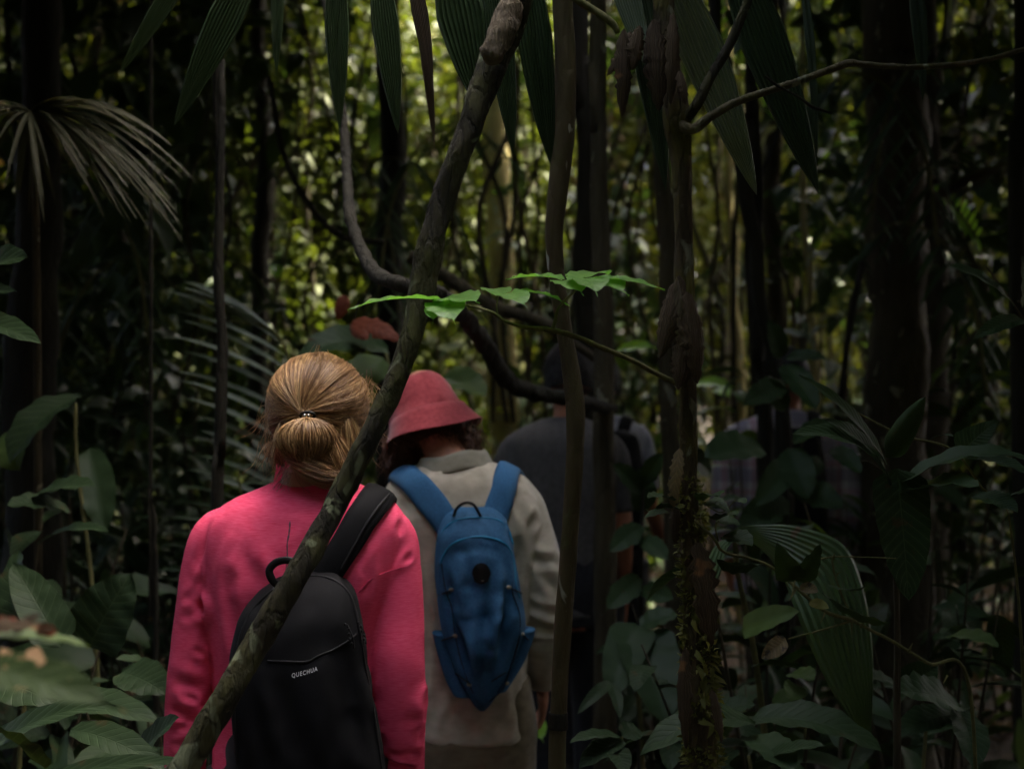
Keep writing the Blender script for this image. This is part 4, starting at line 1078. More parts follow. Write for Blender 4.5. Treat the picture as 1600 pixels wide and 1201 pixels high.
plant('strap_leaf_plant', 'pair of broad dark leaves standing up at the lower left edge', [[(20, 1500, 10, 3.2), (30, 1200, 8, 3.2), (40, 1080, 6, 3.2)]],
    [((30, 1000), (30, 860), 3.1, 3.2, .12, (-.5, -.9, .2), dict(shape='strap')), ((95, 1010), (20, 880), 3.0, 3.1, .10, (.3, -.9, .4), dict(shape='strap')), ((140, 1010), (205, 895), 3.3, 3.3, .15, (0, -1, .2), dict(shape='strap')), ((50, 780), (150, 760), 3.5, 3.4, .08, (0, -.5, 1)), ((110, 800), (10, 790), 3.5, 3.4, .09, (0, -.5, 1)), ((60, 850), (170, 830), 3.5, 3.3, .05, (0, -.5, 1))], 'leaf_big')
# lone bright leaves catching the sun
for lab, a, b, d, wd in [('lit green leaf just right of the mossy tree, level with the walkers', (1086, 600), (1150, 606), 6.5, .075), ('bright leaf glowing behind the twig with bright leaves', (960, 549), (1030, 544), 5.6, .06),
                         ('small lime green leaf high behind the mossy tree', (1262, 365), (1278, 395), 8.0, .09), ('upright lit leaf above the leaning stem on the right', (1232, 340), (1262, 385), 8.0, .09),
                         ('tiny lit leaf pair low behind the bright twig', (1118, 608), (1142, 622), 6.4, .08), ('lit leaf deep in the left thicket', (430, 415), (436, 440), 7.0, .06), ('bright leaf low behind the slim sapling', (826, 1125), (850, 1160), 4.2, .07)]:
    dx, dy = b[0] - a[0], b[1] - a[1]
    plant('lit_shoot', lab, [[(a[0] - dx * .1 - 30, a[1] + 700, 6, d + .2), (a[0] - dx * .1, a[1] + 150, 5, d + .1), (a[0], a[1], 4, d)]], [(a, b, d, d - .1, wd, (0, -.7, .8), dict(shape='acum'))], 'leaf_lime', 'bark_far')

# ------------------------------------------------------------------ undergrowth shrubs, leaf by leaf
LEAFM = []
for i, (L_, w_, sh) in enumerate([(.17, .065, 'acum'), (.13, .06, 'ovate'), (.22, .06, 'lance'), (.26, .12, 'heart')]):
    v, f, uv = blade((0, 0, 0), (L_, 0, -.25 * L_), w_, arch=.12, shape=sh, n=8, cols=4, fold=.25)
    LEAFM.append((v, f, uv))
LM = {k: [mesh_data('leaf', v, f, M[k], uv) for v, f, uv in LEAFM] for k in ('leaf_vein', 'leaf_big', 'leaf_mid', 'leaf_dark')}
def shrub(label, x, y, h, nl, ks, mk, group, z=0):
    t = thing('understory_shrub', label, 'shrub', (x, y, ground_z(x, y)), group, random.uniform(0, 6.28))
    gs = []
    tips = []
    for s in range(3):
        a = random.uniform(0, 6.28); rr_ = random.uniform(.1, .35)
        e = V(math.cos(a) * rr_, math.sin(a) * rr_, h * random.uniform(.75, 1.05))
        pts = np.array([V(0, 0, -.05), e * V(.3, .3, .4), e * V(.7, .7, .75), e])
        gs.append(tube(pts, [.007, .006, .004, .002], n=12, sides=5)[:2])
        tips.append(catmull(pts, 20))
    v, f = join(gs)
    link('stem', mesh_data('stem', v, f, M['bark_far']), t)
    for k in range(nl):
        c = random.choice(tips); i = int(3 + 16 * (k + random.random()) / nl)
        i = min(19, i)
        o = link('leaf', LM[mk][random.choice(ks)], t, c[i])
        s = random.uniform(.7, 1.25); o.scale = (s, s, s)
        o.rotation_euler = (random.gauss(0, .35), random.gauss(.1, .35), random.uniform(0, 6.28))
    return t
def shrub_zone(n, xr, yr, hr, nl, ks, mks, label, group):
    """xr in px at the shrub's own distance"""
    for _ in range(n):
        y = random.uniform(*yr); px = random.uniform(*xr)
        x = (px - 800) / K * y
        if abs(x - path_x(y)) < .45 and y < 7: x += .6 * (1 if x > path_x(y) else -1)
        shrub(label, x, y, random.uniform(*hr), nl, ks, random.choice(mks), group)
shrub_zone(12, (1120, 1620), (3.0, 4.6), (.8, 1.5), 26, (0, 1, 2), ('leaf_vein', 'leaf_big', 'leaf_dark'), 'dark leafy shrub in the thicket on the right of the trail', 'shrubs in the thicket right of the trail')
shrub_zone(12, (1150, 1620), (4.6, 6.6), (1.2, 2.1), 30, (0, 1, 2), ('leaf_vein', 'leaf_big', 'leaf_mid'), 'taller shrub with pale sheened leaves in the right thicket', 'taller shrubs in the right thicket')
shrub_zone(12, (-30, 330), (3.3, 4.8), (.6, 1.3), 24, (0, 2, 3), ('leaf_vein', 'leaf_big', 'leaf_dark'), 'dark broad leaved shrub in the thicket on the left of the trail', 'shrubs in the thicket left of the trail')
shrub_zone(12, (-30, 420), (4.8, 6.8), (1.2, 2.2), 30, (0, 1, 2), ('leaf_vein', 'leaf_big', 'leaf_dark'), 'taller dark shrub in the left thicket', 'taller shrubs in the left thicket')
shrub_zone(5, (960, 1180), (4.6, 6.5), (.5, 1.0), 24, (0, 1, 2), ('leaf_vein', 'leaf_dark'), 'low shrub between the walkers and the mossy tree', 'low shrubs beside the walkers')
shrub_zone(12, (380, 1300), (7.0, 9.0), (1.0, 1.9), 30, (0, 1, 2), ('leaf_mid', 'leaf_big'), 'leafy shrub beyond the walkers', 'shrubs beyond the walkers')
mid_t = [tree_template(random.uniform(3.6, 4.6), random.uniform(.02, .035), 520, .24, M['leaf_dark'], M['bark_black'], 12, .4, rx=.8) for _ in range(4)]
for (x0, x1, n_t, y0, y1, lab, grp) in [(0, 220, 2, 6, 9, 'dark broad leaved tree in the shadows at the left of the picture', 'dark trees in the left shadows'),
                                     (1420, 1620, 2, 6, 9, 'dark broad leaved tree in the shadows at the right of the picture', 'dark trees in the right shadows'),
                                     (380, 600, 1, 8.6, 10.5, 'shadowed broad leaved tree behind the blond and red hatted walkers', 'shadowed trees behind the two nearest walkers'),
                                     (900, 1330, 2, 9.5, 11, 'shadowed broad leaved tree behind the farther walkers', 'shadowed trees behind the farther walkers')]:
    for k in range(n_t):
        y = random.uniform(y0, y1); px = random.uniform(x0, x1)
        put_tree(random.choice(mid_t), (px - 800) / K * y, y, random.uniform(0, 6.28), random.uniform(.85, 1.2), 'understory_tree', lab, grp)
for k in range(14):
    x = random.choice([random.uniform(20, 420), random.uniform(430, 760), random.uniform(900, 1350), random.uniform(1350, 1580)])
    d = random.uniform(5, 9); y0 = random.uniform(60, 420); a = random.choice((-1, 1))
    sp = [(x, y0 + 260), (x + a * 20, y0 + 120), (x + a * 70, y0 + 20), (x + a * 140, y0 - 10), (x + a * 200, y0 + 40)]
    o = pinnate('arching dark palm frond among the blurred trees', sp, d, (-.45, -.75) if a > 0 else (.45, -.75), (.55, -.8) if a > 0 else (-.55, -.8), 14, 90, .022, 'leaf_dark')
    o['group'] = 'arching dark fronds among the blurred trees'
plant('broadleaf_plant', 'dark broad leaves hiding most of the walker in the plaid shirt', [[(1235, 1500, 10, 4.3), (1232, 1000, 8, 4.3), (1228, 720, 7, 4.3), (1215, 560, 5, 4.3)]],
    [((1226, 600), (1150, 640), 4.25, 4.1, 0.079, (.2, -.8, .5), dict(shape='acum', ragged=.25, mat='leaf_vein')), ((1224, 570), (1275, 640), 4.25, 4.1, 0.086, (.1, -.9, .3)), ((1228, 640), (1195, 590), 4.25, 4.2, 0.066, (0, -1, .2)), ((1220, 560), (1200, 500), 4.25, 4.2, 0.066, (.3, -1, 0)), ((1228, 560), (1290, 560), 4.25, 4.2, 0.053, (0, -.7, .7)),
     ((1190, 700), (1102, 716), 4.2, 4.05, .13, (0, -.7, .7)), ((1232, 720), (1180, 790), 4.2, 4.1, 0.086, (.2, -.9, .4)), ((1232, 700), (1262, 780), 4.2, 4.1, 0.099, (-.1, -.9, .3)), ((1238, 690), (1300, 660), 4.2, 4.1, 0.066, (0, -.8, .6)), ((1234, 760), (1330, 800), 4.2, 4.1, 0.092, (0, -.8, .5), dict(shape='acum', ragged=.25, mat='leaf_vein')), ((1230, 780), (1140, 840), 4.2, 4.1, 0.099, (0, -.8, .5), dict(shape='acum', ragged=.25, mat='leaf_vein')),
     ((1235, 820), (1262, 900), 4.2, 4.1, 0.099, (0, -.9, .3)), ((1110, 740), (1066, 700), 4.2, 4.1, 0.066, (0, -.9, .4)), ((1300, 700), (1345, 740), 4.2, 4.1, 0.066, (0, -.8, .5))], 'leaf_dark', 'bark_black')
plant('broadleaf_plant', 'dark leafy plant beside the legs of the man in the grey t-shirt', [[(1000, 1500, 9, 4.1), (1000, 1000, 8, 4.1), (1005, 760, 6, 4.1)]],
    [((1004, 770), (950, 720), 4.1, 4.0, 0.060, (0, -.9, .4), dict(shape='acum', ragged=.25, mat='leaf_vein')), ((1002, 760), (1040, 700), 4.1, 4.0, 0.054, (0, -.9, .4), dict(shape='acum', ragged=.25, mat='leaf_vein')), ((1002, 820), (945, 870), 4.1, 4.0, 0.066, (0, -.9, .4), dict(shape='acum', ragged=.25, mat='leaf_vein')), ((1002, 840), (1050, 880), 4.1, 4.0, 0.060, (0, -.9, .4), dict(shape='acum', ragged=.25, mat='leaf_vein')), ((1000, 900), (940, 960), 4.1, 4.0, 0.072, (0, -.9, .4), dict(shape='acum', ragged=.25, mat='leaf_vein')), ((1000, 920), (1060, 940), 4.1, 4.0, 0.060, (0, -.9, .4), dict(shape='acum', ragged=.25, mat='leaf_vein')), ((1003, 800), (1000, 730), 4.12, 4.1, .08, (.3, -1, 0))], 'leaf_dark', 'bark_black')
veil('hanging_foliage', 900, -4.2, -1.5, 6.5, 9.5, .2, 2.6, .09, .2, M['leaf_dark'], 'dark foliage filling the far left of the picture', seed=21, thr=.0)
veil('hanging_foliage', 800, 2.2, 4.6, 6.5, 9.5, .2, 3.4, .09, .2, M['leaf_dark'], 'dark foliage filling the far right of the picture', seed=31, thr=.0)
for s_, args in enumerate([(420, -3.6, -1.5, 4.6, 7.5, 1.2, 4.2, 'left'), (480, 1.9, 3.8, 4.6, 7.5, 1.4, 4.2, 'right')]):
    n, x0, x1, y0, y1, z0, z1, wh = args
    veil('hanging_foliage', n, x0, x1, y0, y1, z0, z1, .09, .2, M['leaf_dark'], 'dark hanging foliage filling the upper %s of the picture' % wh, seed=s_ * 7, thr=.05)

# ------------------------------------------------------------------ people
def rotm(rx=0, ry=0, rz=0):
    return np.array(Matrix.Rotation(rz, 3, 'Z') @ Matrix.Rotation(ry, 3, 'Y') @ Matrix.Rotation(rx, 3, 'X'))

def head_geo(c, R, s=1.0):
    """skull with jaw, nose, brow, lips and ears; +y is the face"""
    prof = [(-.122, .060, .018, .015), (-.112, .052, .036, .036), (-.09, .035, .052, .060), (-.05, .014, .064, .083), (-.01, .004, .072, .094), (.03, -.002, .077, .099), (.07, -.004, .070, .090), (.1, -.005, .050, .064), (.116, -.005, .024, .03), (.12, -.005, .008, .01)]
    g = [rings([(0, y, z, rx, ry) for z, y, rx, ry in prof], n=24, sides=24, ex=2.0)]
    g.append(tube([(0, .095, .018), (0, .108, -.006), (0, .119, -.026), (0, .105, -.036)], [.009, .012, .016, .012], n=10, sides=8)[:2])
    g.append(ball((0, .088, .032), (.05, .014, .010), 12))
    g.append(ball((0, .098, -.060), (.024, .009, .006), 10)); g.append(ball((0, .096, -.071), (.021, .010, .007), 10))
    for sx in (-1, 1):
        g.append(ball((sx * .078, -.004, -.008), (.009, .018, .032), 12, rotm(.15, 0, -.35 * sx)))
        g.append(ball((sx * .04, .078, -.03), (.02, .018, .018), 10))
    return [((v * s) @ R.T + c, f) for v, f in [(q[0], q[1]) for q in g]]

def hand_geo(w_, d, side, s=1.0):
    """hanging relaxed hand from wrist w_ along d (down); side=+1 right, -1 left; thumb forward (+y)"""
    d = unit(d); fwd = V(0, 1, 0); fwd = unit(fwd - d * fwd.dot(d)); inw = unit(np.cross(d, fwd)) * -1
    if inw[0] * side > 0: inw = -inw
    g = []
    pc = w_ + d * .045 * s
    Rm = np.stack([inw, fwd, d], 1)
    g.append(ball(pc, (.015 * s, .042 * s, .052 * s), 14, Rm))
    g.append(tube([w_ - d * .03, w_ + d * .02], [.025 * s, .027 * s], n=6, sides=12, flat=.75)[:2])
    for k, (off, ln) in enumerate([(.029, .070), (.010, .078), (-.010, .073), (-.029, .058)]):
        b = w_ + d * .078 * s + fwd * off * s
        a1 = b + d * ln * .45 * s + inw * .006 * s
        a2 = a1 + unit(d + inw * .55) * ln * .32 * s
        a3 = a2 + unit(d + inw * 1.1) * ln * .28 * s
        g.append(tube([b - d * .03 * s, b, a1, a2, a3], [.009 * s, .0095 * s, .0088 * s, .008 * s, .006 * s], n=16, sides=8)[:2])
    b = w_ + d * .025 * s + fwd * .030 * s
    g.append(tube([b - fwd * .012 * s, b + unit(d * .8 + fwd) * .03 * s, b + unit(d + fwd * .7) * .055 * s + inw * .006, b + unit(d + fwd * .45) * .078 * s + inw * .012], [.012 * s, .011 * s, .0095 * s, .0065 * s], n=14, sides=8)[:2])
    return g

def foot_geo(a, s=1.0):
    return [tube([a + V(0, -.05, -.03) * s, a + V(0, .03, -.035) * s, a + V(0, .11, -.045) * s, a + V(0, .17, -.05) * s], [.038 * s, .042 * s, .042 * s, .026 * s], n=16, sides=12, flat=.75, ref=(0, 0, 1))[:2]]

def limb(pts, rad, sides=16, n=None, flat=1.0):
    return tube(pts, rad, n=n or 10 * len(pts), sides=sides, flat=flat)[:2]

def offs(t, geo):
    return geo

def person(label, root, J, skin, hair, group='hikers walking away along the trail', voxel=.008):
    """J: joints in world space. One continuous body; clothing is added by the caller"""
    t = thing('person', label, 'person', root, group)
    g = head_geo(J['head'], J['Rh'], J.get('hs', 1.0))
    g.append(limb([J['neck'] - V(0, 0, .04), J['neck'] * .6 + J['head'] * .4 + V(0, -.004, -.012), J['head'] * .8 + J['neck'] * .2 + V(0, -.02, 0)], [.056, .052, .062]))
    sh = (J['shL'] + J['shR']) / 2
    hp = (J['hpL'] + J['hpR']) / 2
    sw = abs(J['shR'][0] - J['shL'][0]) / 2
    g.append(rings([(hp[0], hp[1], hp[2] - .12, .09, .08), (hp[0], hp[1], hp[2], .145, .10), (hp[0] * .6 + sh[0] * .4, hp[1] * .6 + sh[1] * .4, hp[2] * .6 + sh[2] * .4, .12, .085),
                    (sh[0], sh[1], sh[2] - .12, sw * .85, .10), (sh[0], sh[1], sh[2], sw * .85, .085), (J['neck'][0], J['neck'][1], J['neck'][2] - .02, .06, .055)], sides=24))
    for s_, q in ((-1, 'L'), (1, 'R')):
        S_, E, W = J['sh' + q], J['el' + q], J['wr' + q]
        g.append(limb([S_ - V(s_ * .03, 0, 0), S_ * .7 + E * .3, E, E * .6 + W * .4, W], [.042, .040, .033, .031, .023]))
        g += hand_geo(W, W - E, s_, J.get('hand', 1.0))
        H, Kn, A = J['hp' + q], J['kn' + q], J['an' + q]
        g.append(limb([H, H * .5 + Kn * .5, Kn, Kn * .65 + A * .35, A], [.085, .07, .052, .052, .036]))
        g += foot_geo(A, .95)
    v, f, n_ = fuse(g, voxel, 3)
    body = part('body', (v, f), M[skin], t)
    for s_ in (-1, 1):
        e = J['head'] + J['Rh'] @ (V(s_ * .031, .082, .014) * J.get('hs', 1.0))
        part('eye', ball(e, .0125, 10), M['eye'], t)
    for q in 'LR':
        v, f, n_ = fuse([ (x[0] + V(0, .0, .0), x[1]) for x in foot_geo(J['an' + q], 1.08)] + [limb([J['an' + q] + V(0, 0, -.05), J['an' + q] + V(0, 0, .07)], [.048, .05])], .007, 2)
        part('shoe', (v, f), M['shoe'], t)
    return t

def std_joints(cx, d, H, head_px, sw, lean=0.0, arm=0.05, step=.12, neck_z=None, pitch=0.0, roll=0.0, yaw=0.0):
    """default relaxed walking pose; heights from body height H"""
    J = {}
    z = lambda k: H * k
    hx, hz = head_px
    J['head'] = V(hx, d + lean, hz)
    J['Rh'] = rotm(pitch, roll, yaw)
    J['neck'] = V(cx, d - .01, neck_z or z(.845))
    for s_, q in ((-1, 'L'), (1, 'R')):
        J['sh' + q] = V(cx + s_ * sw, d, z(.80))
        J['el' + q] = V(cx + s_ * (sw + arm), d - .02, z(.62))
        J['wr' + q] = V(cx + s_ * (sw + arm * .9), d + .05, z(.475))
        J['hp' + q] = V(cx + s_ * .09, d, z(.52))
        J['kn' + q] = V(cx + s_ * .095, d + s_ * step * .5 + .03, z(.285))
        J['an' + q] = V(cx + s_ * .10, d + s_ * step, .085)
    return J

def trousers(J, mat, t, hem=.09, r=1.0, crotch=.47, waist=None):
    g = []
    hp = (J['hpL'] + J['hpR']) / 2
    g.append(rings([(hp[0], hp[1], hp[2] - .10, .14 * r, .11 * r), (hp[0], hp[1], hp[2] + .02, .165 * r, .125 * r), (hp[0], hp[1], hp[2] + .13, .148 * r, .108 * r)], n=16))
    for q in 'LR':
        H, Kn, A = J['hp' + q], J['kn' + q], J['an' + q]
        g.append(limb([H, H * .5 + Kn * .5, Kn, Kn * .5 + A * .5, A + V(0, 0, .03)], [.10 * r, .092 * r, .078 * r, .072 * r, .066 * r]))
    v, f, n_ = fuse(g, .008, 4)
    v = cloth_noise(v, n_, .006, (9, 9, 5), 3)
    return part('trousers', (v, f), M[mat], t)

def surf(v, f):
    return BVHTree.FromPolygons([tuple(x) for x in v], [tuple(int(i) for i in q) for q in f])

def strap(bvh, path, width, thick, mat, name, parent, n=40, m=7, across=None, lift=.004):
    """band laid on a surface along path; path rows = points near the surface"""
    c = catmull(path, n)
    cs = []
    for q in c:
        hit = bvh.find_nearest(Vector(q))
        cs.append((np.array(hit[0]), np.array(hit[1])))
    c0 = np.array([a for a, b in cs])
    for _ in range(3): c0[1:-1] = (c0[:-2] + c0[1:-1] * 2 + c0[2:]) / 4
    tg = np.gradient(c0, axis=0); tg /= np.linalg.norm(tg, axis=1)[:, None] + 1e-9
    nn = np.array([b for a, b in cs])
    nn = np.where(((c0 - c0.mean(0)) * 0 + nn) != 0, nn, nn)
    for _ in range(6): nn[1:-1] = (nn[:-2] + nn[1:-1] + nn[2:]) / 3
    nn /= np.linalg.norm(nn, axis=1)[:, None] + 1e-9
    top, bot = [], []
    for i in range(n):
        s = unit(np.cross(tg[i], nn[i]))
        rt, rb = [], []
        wdt = width if np.ndim(width) == 0 else np.interp(i / (n - 1), np.linspace(0, 1, len(width)), width)
        for j in range(m):
            u = -1 + 2 * j / (m - 1)
            q = c0[i] + s * u * wdt / 2
            hit = bvh.find_nearest(Vector(q))
            base = np.array(hit[0]) + nn[i] * lift
            base = base * .75 + (c0[i] + s * u * wdt / 2 + nn[i] * lift) * .25
            if (base - np.array(hit[0])).dot(nn[i]) < lift * .6: base = np.array(hit[0]) + nn[i] * lift * .8
            rb.append(base - nn[i] * .002)
            rt.append(base + nn[i] * thick * (1 - .5 * abs(u) ** 4))
        top.append(rt); bot.append(rb)
    v = np.array(top + bot).reshape(-1, 3)
    f = []
    o = n * m
    for i in range(n - 1):
        for j in range(m - 1):
            a = i * m + j
            f.append((a, a + 1, a + m + 1, a + m)); f.append((o + a, o + a + m, o + a + m + 1, o + a + 1))
        a = i * m; f.append((a, a + m, o + a + m, o + a)); a += m - 1; f.append((a, o + a, o + a + m, a + m))
    for j in range(m - 1):
        f.append((j, o + j, o + j + 1, j + 1)); a = (n - 1) * m + j; f.append((a, a + 1, o + a + 1, o + a))
    return part(name, (v, f), M[mat], parent)

def on_surf(bvh, px, py, d, lift=.003):
    """first surface point seen from the back side at this place, found by a ray along +y"""
    q = P(px, py, d)
    o_ = np.array((0, 0, CZ)); dr = unit(q - o_)
    h = bvh.ray_cast(Vector(q - dr * .6), Vector(dr))
    if h[0] is None: return q
    return np.array(h[0]) - dr * lift

def strands(starts_fn, n, seg, w0, mat, name, parent, taper=True):
    """thin flattened hair strands; starts_fn(k) -> array (m,3) control points and outward hint"""
    V_, F_ = [], []
    off = 0
    for k in range(n):
        ctl, outw = starts_fn(k)
        c = catmull(ctl, seg)
        t, a, b = frames(c, outw)
        ww = w0 * random.uniform(.6, 1.3)
        for i in range(seg):
            s = 1 - .75 * (i / (seg - 1)) ** 4 if taper else 1
            V_ += [c[i] + b[i] * ww * s, c[i] + a[i] * ww * .7 * s, c[i] - b[i] * ww * s]
        for i in range(seg - 1):
            o = off + i * 3
            F_ += [(o, o + 1, o + 4, o + 3), (o + 1, o + 2, o + 5, o + 4), (o + 2, o, o + 3, o + 5)]
        off += seg * 3
    return part(name, (np.array(V_), np.array(F_)), M[mat], parent)

# ---- woman in the pink shirt
D1 = 2.75
def A1(px, py, dy=0.0): return P(px, py, D1 + dy)
s1 = D1 / K
J = std_joints(A1(478, 0)[0], D1, 1.66, (A1(500, 0)[0], A1(0, 640)[2]), .165, neck_z=A1(0, 745)[2], pitch=-.32, yaw=-.25)
J['head'] = A1(501, 648, .045)
J['shL'], J['shR'] = A1(335, 838), A1(612, 838)
J['elL'], J['elR'] = A1(294, 1080, .0), A1(624, 1080, -.03)
J['wrL'], J['wrR'] = A1(292, 1290, .07), A1(632, 1285, .06)
J['hs'] = .96; J['hand'] = .92
W1 = person('woman in a heather pink long sleeved shirt with blond looped ponytail', (A1(478, 0)[0], D1, 0), J, 'skin', 'hair_blond')
trousers(J, 'black_cloth', W1)
tor = [(742, 452, 530, .055, .03), (760, 412, 566, .078, .012), (776, 372, 602, .092, .004), (795, 342, 625, .104, 0), (820, 328, 634, .113, -.003), (860, 322, 632, .120, -.006), (910, 322, 622, .122, -.006),
       (970, 326, 606, .118, 0), (1050, 332, 594, .110, .006), (1130, 336, 590, .108, .01), (1210, 330, 598, .118, .008), (1300, 318, 614, .128, .004), (1350, 316, 618, .130, 0), (1362, 318, 616, .126, 0)]
g = [rings([(A1((a + b) / 2, 0)[0], D1 + dy, A1(0, y)[2], (b - a) / 2 * s1, ry) for y, a, b, ry, dy in tor], n=60, sides=48, ex=2.3)]
def sleeve(pts, dys):
    return limb([A1(x, y, dy) for (x, y, r), dy in zip(pts, dys)], [r * s1 for x, y, r in pts], sides=24, n=50, flat=1.0)
g.append(sleeve([(372, 812, 28), (338, 838, 38), (322, 890, 38), (309, 960, 35), (298, 1040, 34), (292, 1110, 34), (289, 1180, 33), (290, 1240, 30), (292, 1285, 26)], [0, 0, -.004, -.006, -.006, 0, .02, .05, .07]))
g.append(sleeve([(572, 812, 30), (608, 836, 40), (618, 890, 40), (621, 960, 41), (622, 1040, 42), (625, 1110, 39), (628, 1170, 36), (631, 1235, 31), (632, 1280, 26)], [0, 0, -.01, -.02, -.035, -.03, -.005, .03, .055]))
v, f, n_ = fuse(g, .0046, 5)
fo = []
def F1(a, b, w_, dp, dy=-.12): fo.append((A1(a[0], a[1], dy), A1(b[0], b[1], dy), w_, dp * 1.25))
for q in [((318, 880), (352, 800), .011, .006), ((330, 920), (366, 830), .010, .005), ((300, 935), (352, 955), .010, .007), ((296, 960), (348, 935), .009, .006), ((350, 900), (372, 1040), .013, .006), ((362, 950), (350, 1150), .014, .006), ((400, 900), (372, 1080), .016, .005),
          ((575, 880), (582, 980), .012, .006), ((560, 870), (640, 820), .009, .004), ((575, 900), (650, 850), .009, .004), ((590, 860), (645, 800), .008, .003),
          ((428, 775), (545, 772), .010, .004), ((415, 790), (500, 800), .009, .003), ((430, 762), (520, 758), .008, .003), ((450, 880), (500, 820), .012, .003), ((380, 860), (420, 930), .014, .003),
          ((590, 1050), (655, 1095), .010, .007), ((598, 1075), (662, 1108), .009, .007), ((600, 1110), (660, 1090), .010, .008), ((600, 1120), (655, 1145), .010, .007), ((590, 1145), (640, 1165), .010, .006), ((605, 1165), (662, 1185), .009, .006), ((592, 1185), (655, 1205), .009, .006), ((590, 1010), (640, 1040), .01, .004),
          ((262, 1110), (318, 1130), .010, .005), ((262, 1145), (320, 1125), .010, .005), ((258, 1160), (320, 1180), .010, .006), ((262, 1190), (318, 1170), .009, .005), ((258, 1205), (318, 1222), .010, .006), ((270, 1060), (320, 1080), .012, .004),
          ((330, 1150), (372, 1120), .012, .006), ((335, 1195), (372, 1170), .012, .006)]:
    F1(*q, dy=(-.045 if (q[0][0] < 325 or q[0][0] > 585) else -.115))
for q in [((372, 1000), (352, 1120)), ((560, 930), (574, 1010)), ((306, 1015), (330, 1030)), ((288, 1085), (318, 1100)), ((604, 1040), (640, 1052)), ((572, 905), (628, 818)), ((566, 895), (612, 812)), ((586, 915), (650, 860)), ((320, 905), (350, 812)), ((306, 925), (340, 850)), ((312, 960), (350, 975)), ((600, 1062), (660, 1080)), ((596, 1098), (650, 1128)),
          ((604, 1135), (664, 1120)), ((598, 1160), (664, 1150)), ((606, 1190), (660, 1200)), ((262, 1128), (318, 1148)), ((260, 1178), (320, 1200)), ((425, 768), (560, 764)), ((408, 782), (470, 790)), ((352, 985), (372, 1090)), ((340, 1060), (362, 1140))]:
    F1(q[0], q[1], .0055, .0042, dy=(-.045 if (q[0][0] < 325 or q[0][0] > 585) else -.115))
v = folds(v, n_, fo)
v = cloth_noise(v, n_, .0016, (9, 9, 7), 1)
shirt1 = part('shirt', (v, f), M['pink'], W1)
b1 = surf(v, f)
# collar, drop shoulder seams, thin grey mark
g = []
cc = A1(488, 738, .03)
col_r = []
for th in np.linspace(0, 2 * PI, 49):
    for k in range(1): pass
cv, cf = [], []
prof = [(.057, .000), (.060, .018), (.0615, .032), (.064, .034), (.0675, .028), (.071, .004), (.076, -.026), (.0745, -.032), (.064, -.025)]
for i in range(48):
    th = 2 * PI * i / 48
    for r_, z in prof:
        cv.append(cc + V(math.cos(th) * r_ * 1.0, math.sin(th) * r_ * 1.05, z - .014 * math.sin(th) + .004 * math.sin(3 * th)))
m = len(prof)
for i in range(48):
    for j in range(m):
        cf.append((i * m + j, ((i + 1) % 48) * m + j, ((i + 1) % 48) * m + (j + 1) % m, i * m + (j + 1) % m))
part('collar', (cv, cf), M['pink'], W1)
for pts in ([(561, 925), (575, 908), (595, 897), (625, 887), (657, 881)],):
    q = [on_surf(b1, x, y, D1, .0008) for x, y in pts]
    part('seam', tube(catmull(q, 16), [.0013] * 16, n=30, sides=6), M['pink_seam'], W1)
q = [on_surf(b1, x, y, D1, .001) for x, y in [(453, 814), (452, 830), (449, 848), (449, 868), (447, 890)]]
part('grey_mark', tube(catmull(q, 16), [.0008, .0018, .0012, .0016, .001, .0018, .0012, .001, .0014, .001, .0012, .001, .001, .001, .001, .0006], n=40, sides=6), M['grey_line'], W1)
# hair
HC = A1(497, 636, .035)
RX, RY, RZ = .097, .110, .104
Tp = unit(V(-.17, -1.0, -.10))
T_pt = A1(481, 652, -.083)
e1 = unit(np.cross(Tp, V(0, 0, 1))); e2 = np.cross(e1, Tp)   # e1 right in picture?, e2 up
if e1[0] < 0: e1 = -e1
def on_head(d, k=1.0):
    return HC + V(d[0] * RX, d[1] * RY, d[2] * RZ * (1.0 if d[2] > 0 else 1.05)) * k * (1 - .10 * max(0, -d[2]) ** 2)
cap = ball((0, 0, 0), 1, 40)
cap_v = np.array([on_head(unit(p), .965) for p in cap[0] if True])
keepf = [q for q in cap[1] if all(cap[0][i][1] < .52 and not (cap[0][i][2] < -.72) for i in q)]
hair1 = part('hair', (cap_v, keepf), M['hair_blond'], W1)
CLUMP = [(random.uniform(-PI, PI), random.gauss(0, .09), random.gauss(.014, .016)) for _ in range(90)]
def hs(k):
    cth, cw, cl = random.choice(CLUMP)
    th = cth + random.gauss(0, .05) if random.random() < .75 else random.uniform(-PI, PI)
    up = math.sin(th)
    pm = math.radians(128 if up > 0 else 128 - 62 * abs(up)) * random.uniform(.75, 1.0)
    if random.random() < .25: pm *= random.uniform(.35, .9)
    lift = 1 + cl + random.gauss(.004, .006)
    wob = cw + random.gauss(0, .035)
    pts = []
    for j, u in enumerate(np.linspace(1, .06, 8)):
        ph = pm * u
        tw_ = th + wob * math.sin(PI * u) - .22 * math.sin(PI * u) * math.cos(th)
        d = Tp * math.cos(ph) + (e1 * math.cos(tw_) + e2 * math.sin(tw_)) * math.sin(ph)
        pts.append(on_head(unit(d), lift * (1 + .02 * math.sin(PI * u))))
    pts.append(T_pt + rng.normal(0, .003, 3))
    return np.array(pts), pts[3] - HC
tag(strands(hs, 3300, 10, .00075, 'hair_blond', 'hair_strands', hair1, taper=False), kind='stuff')
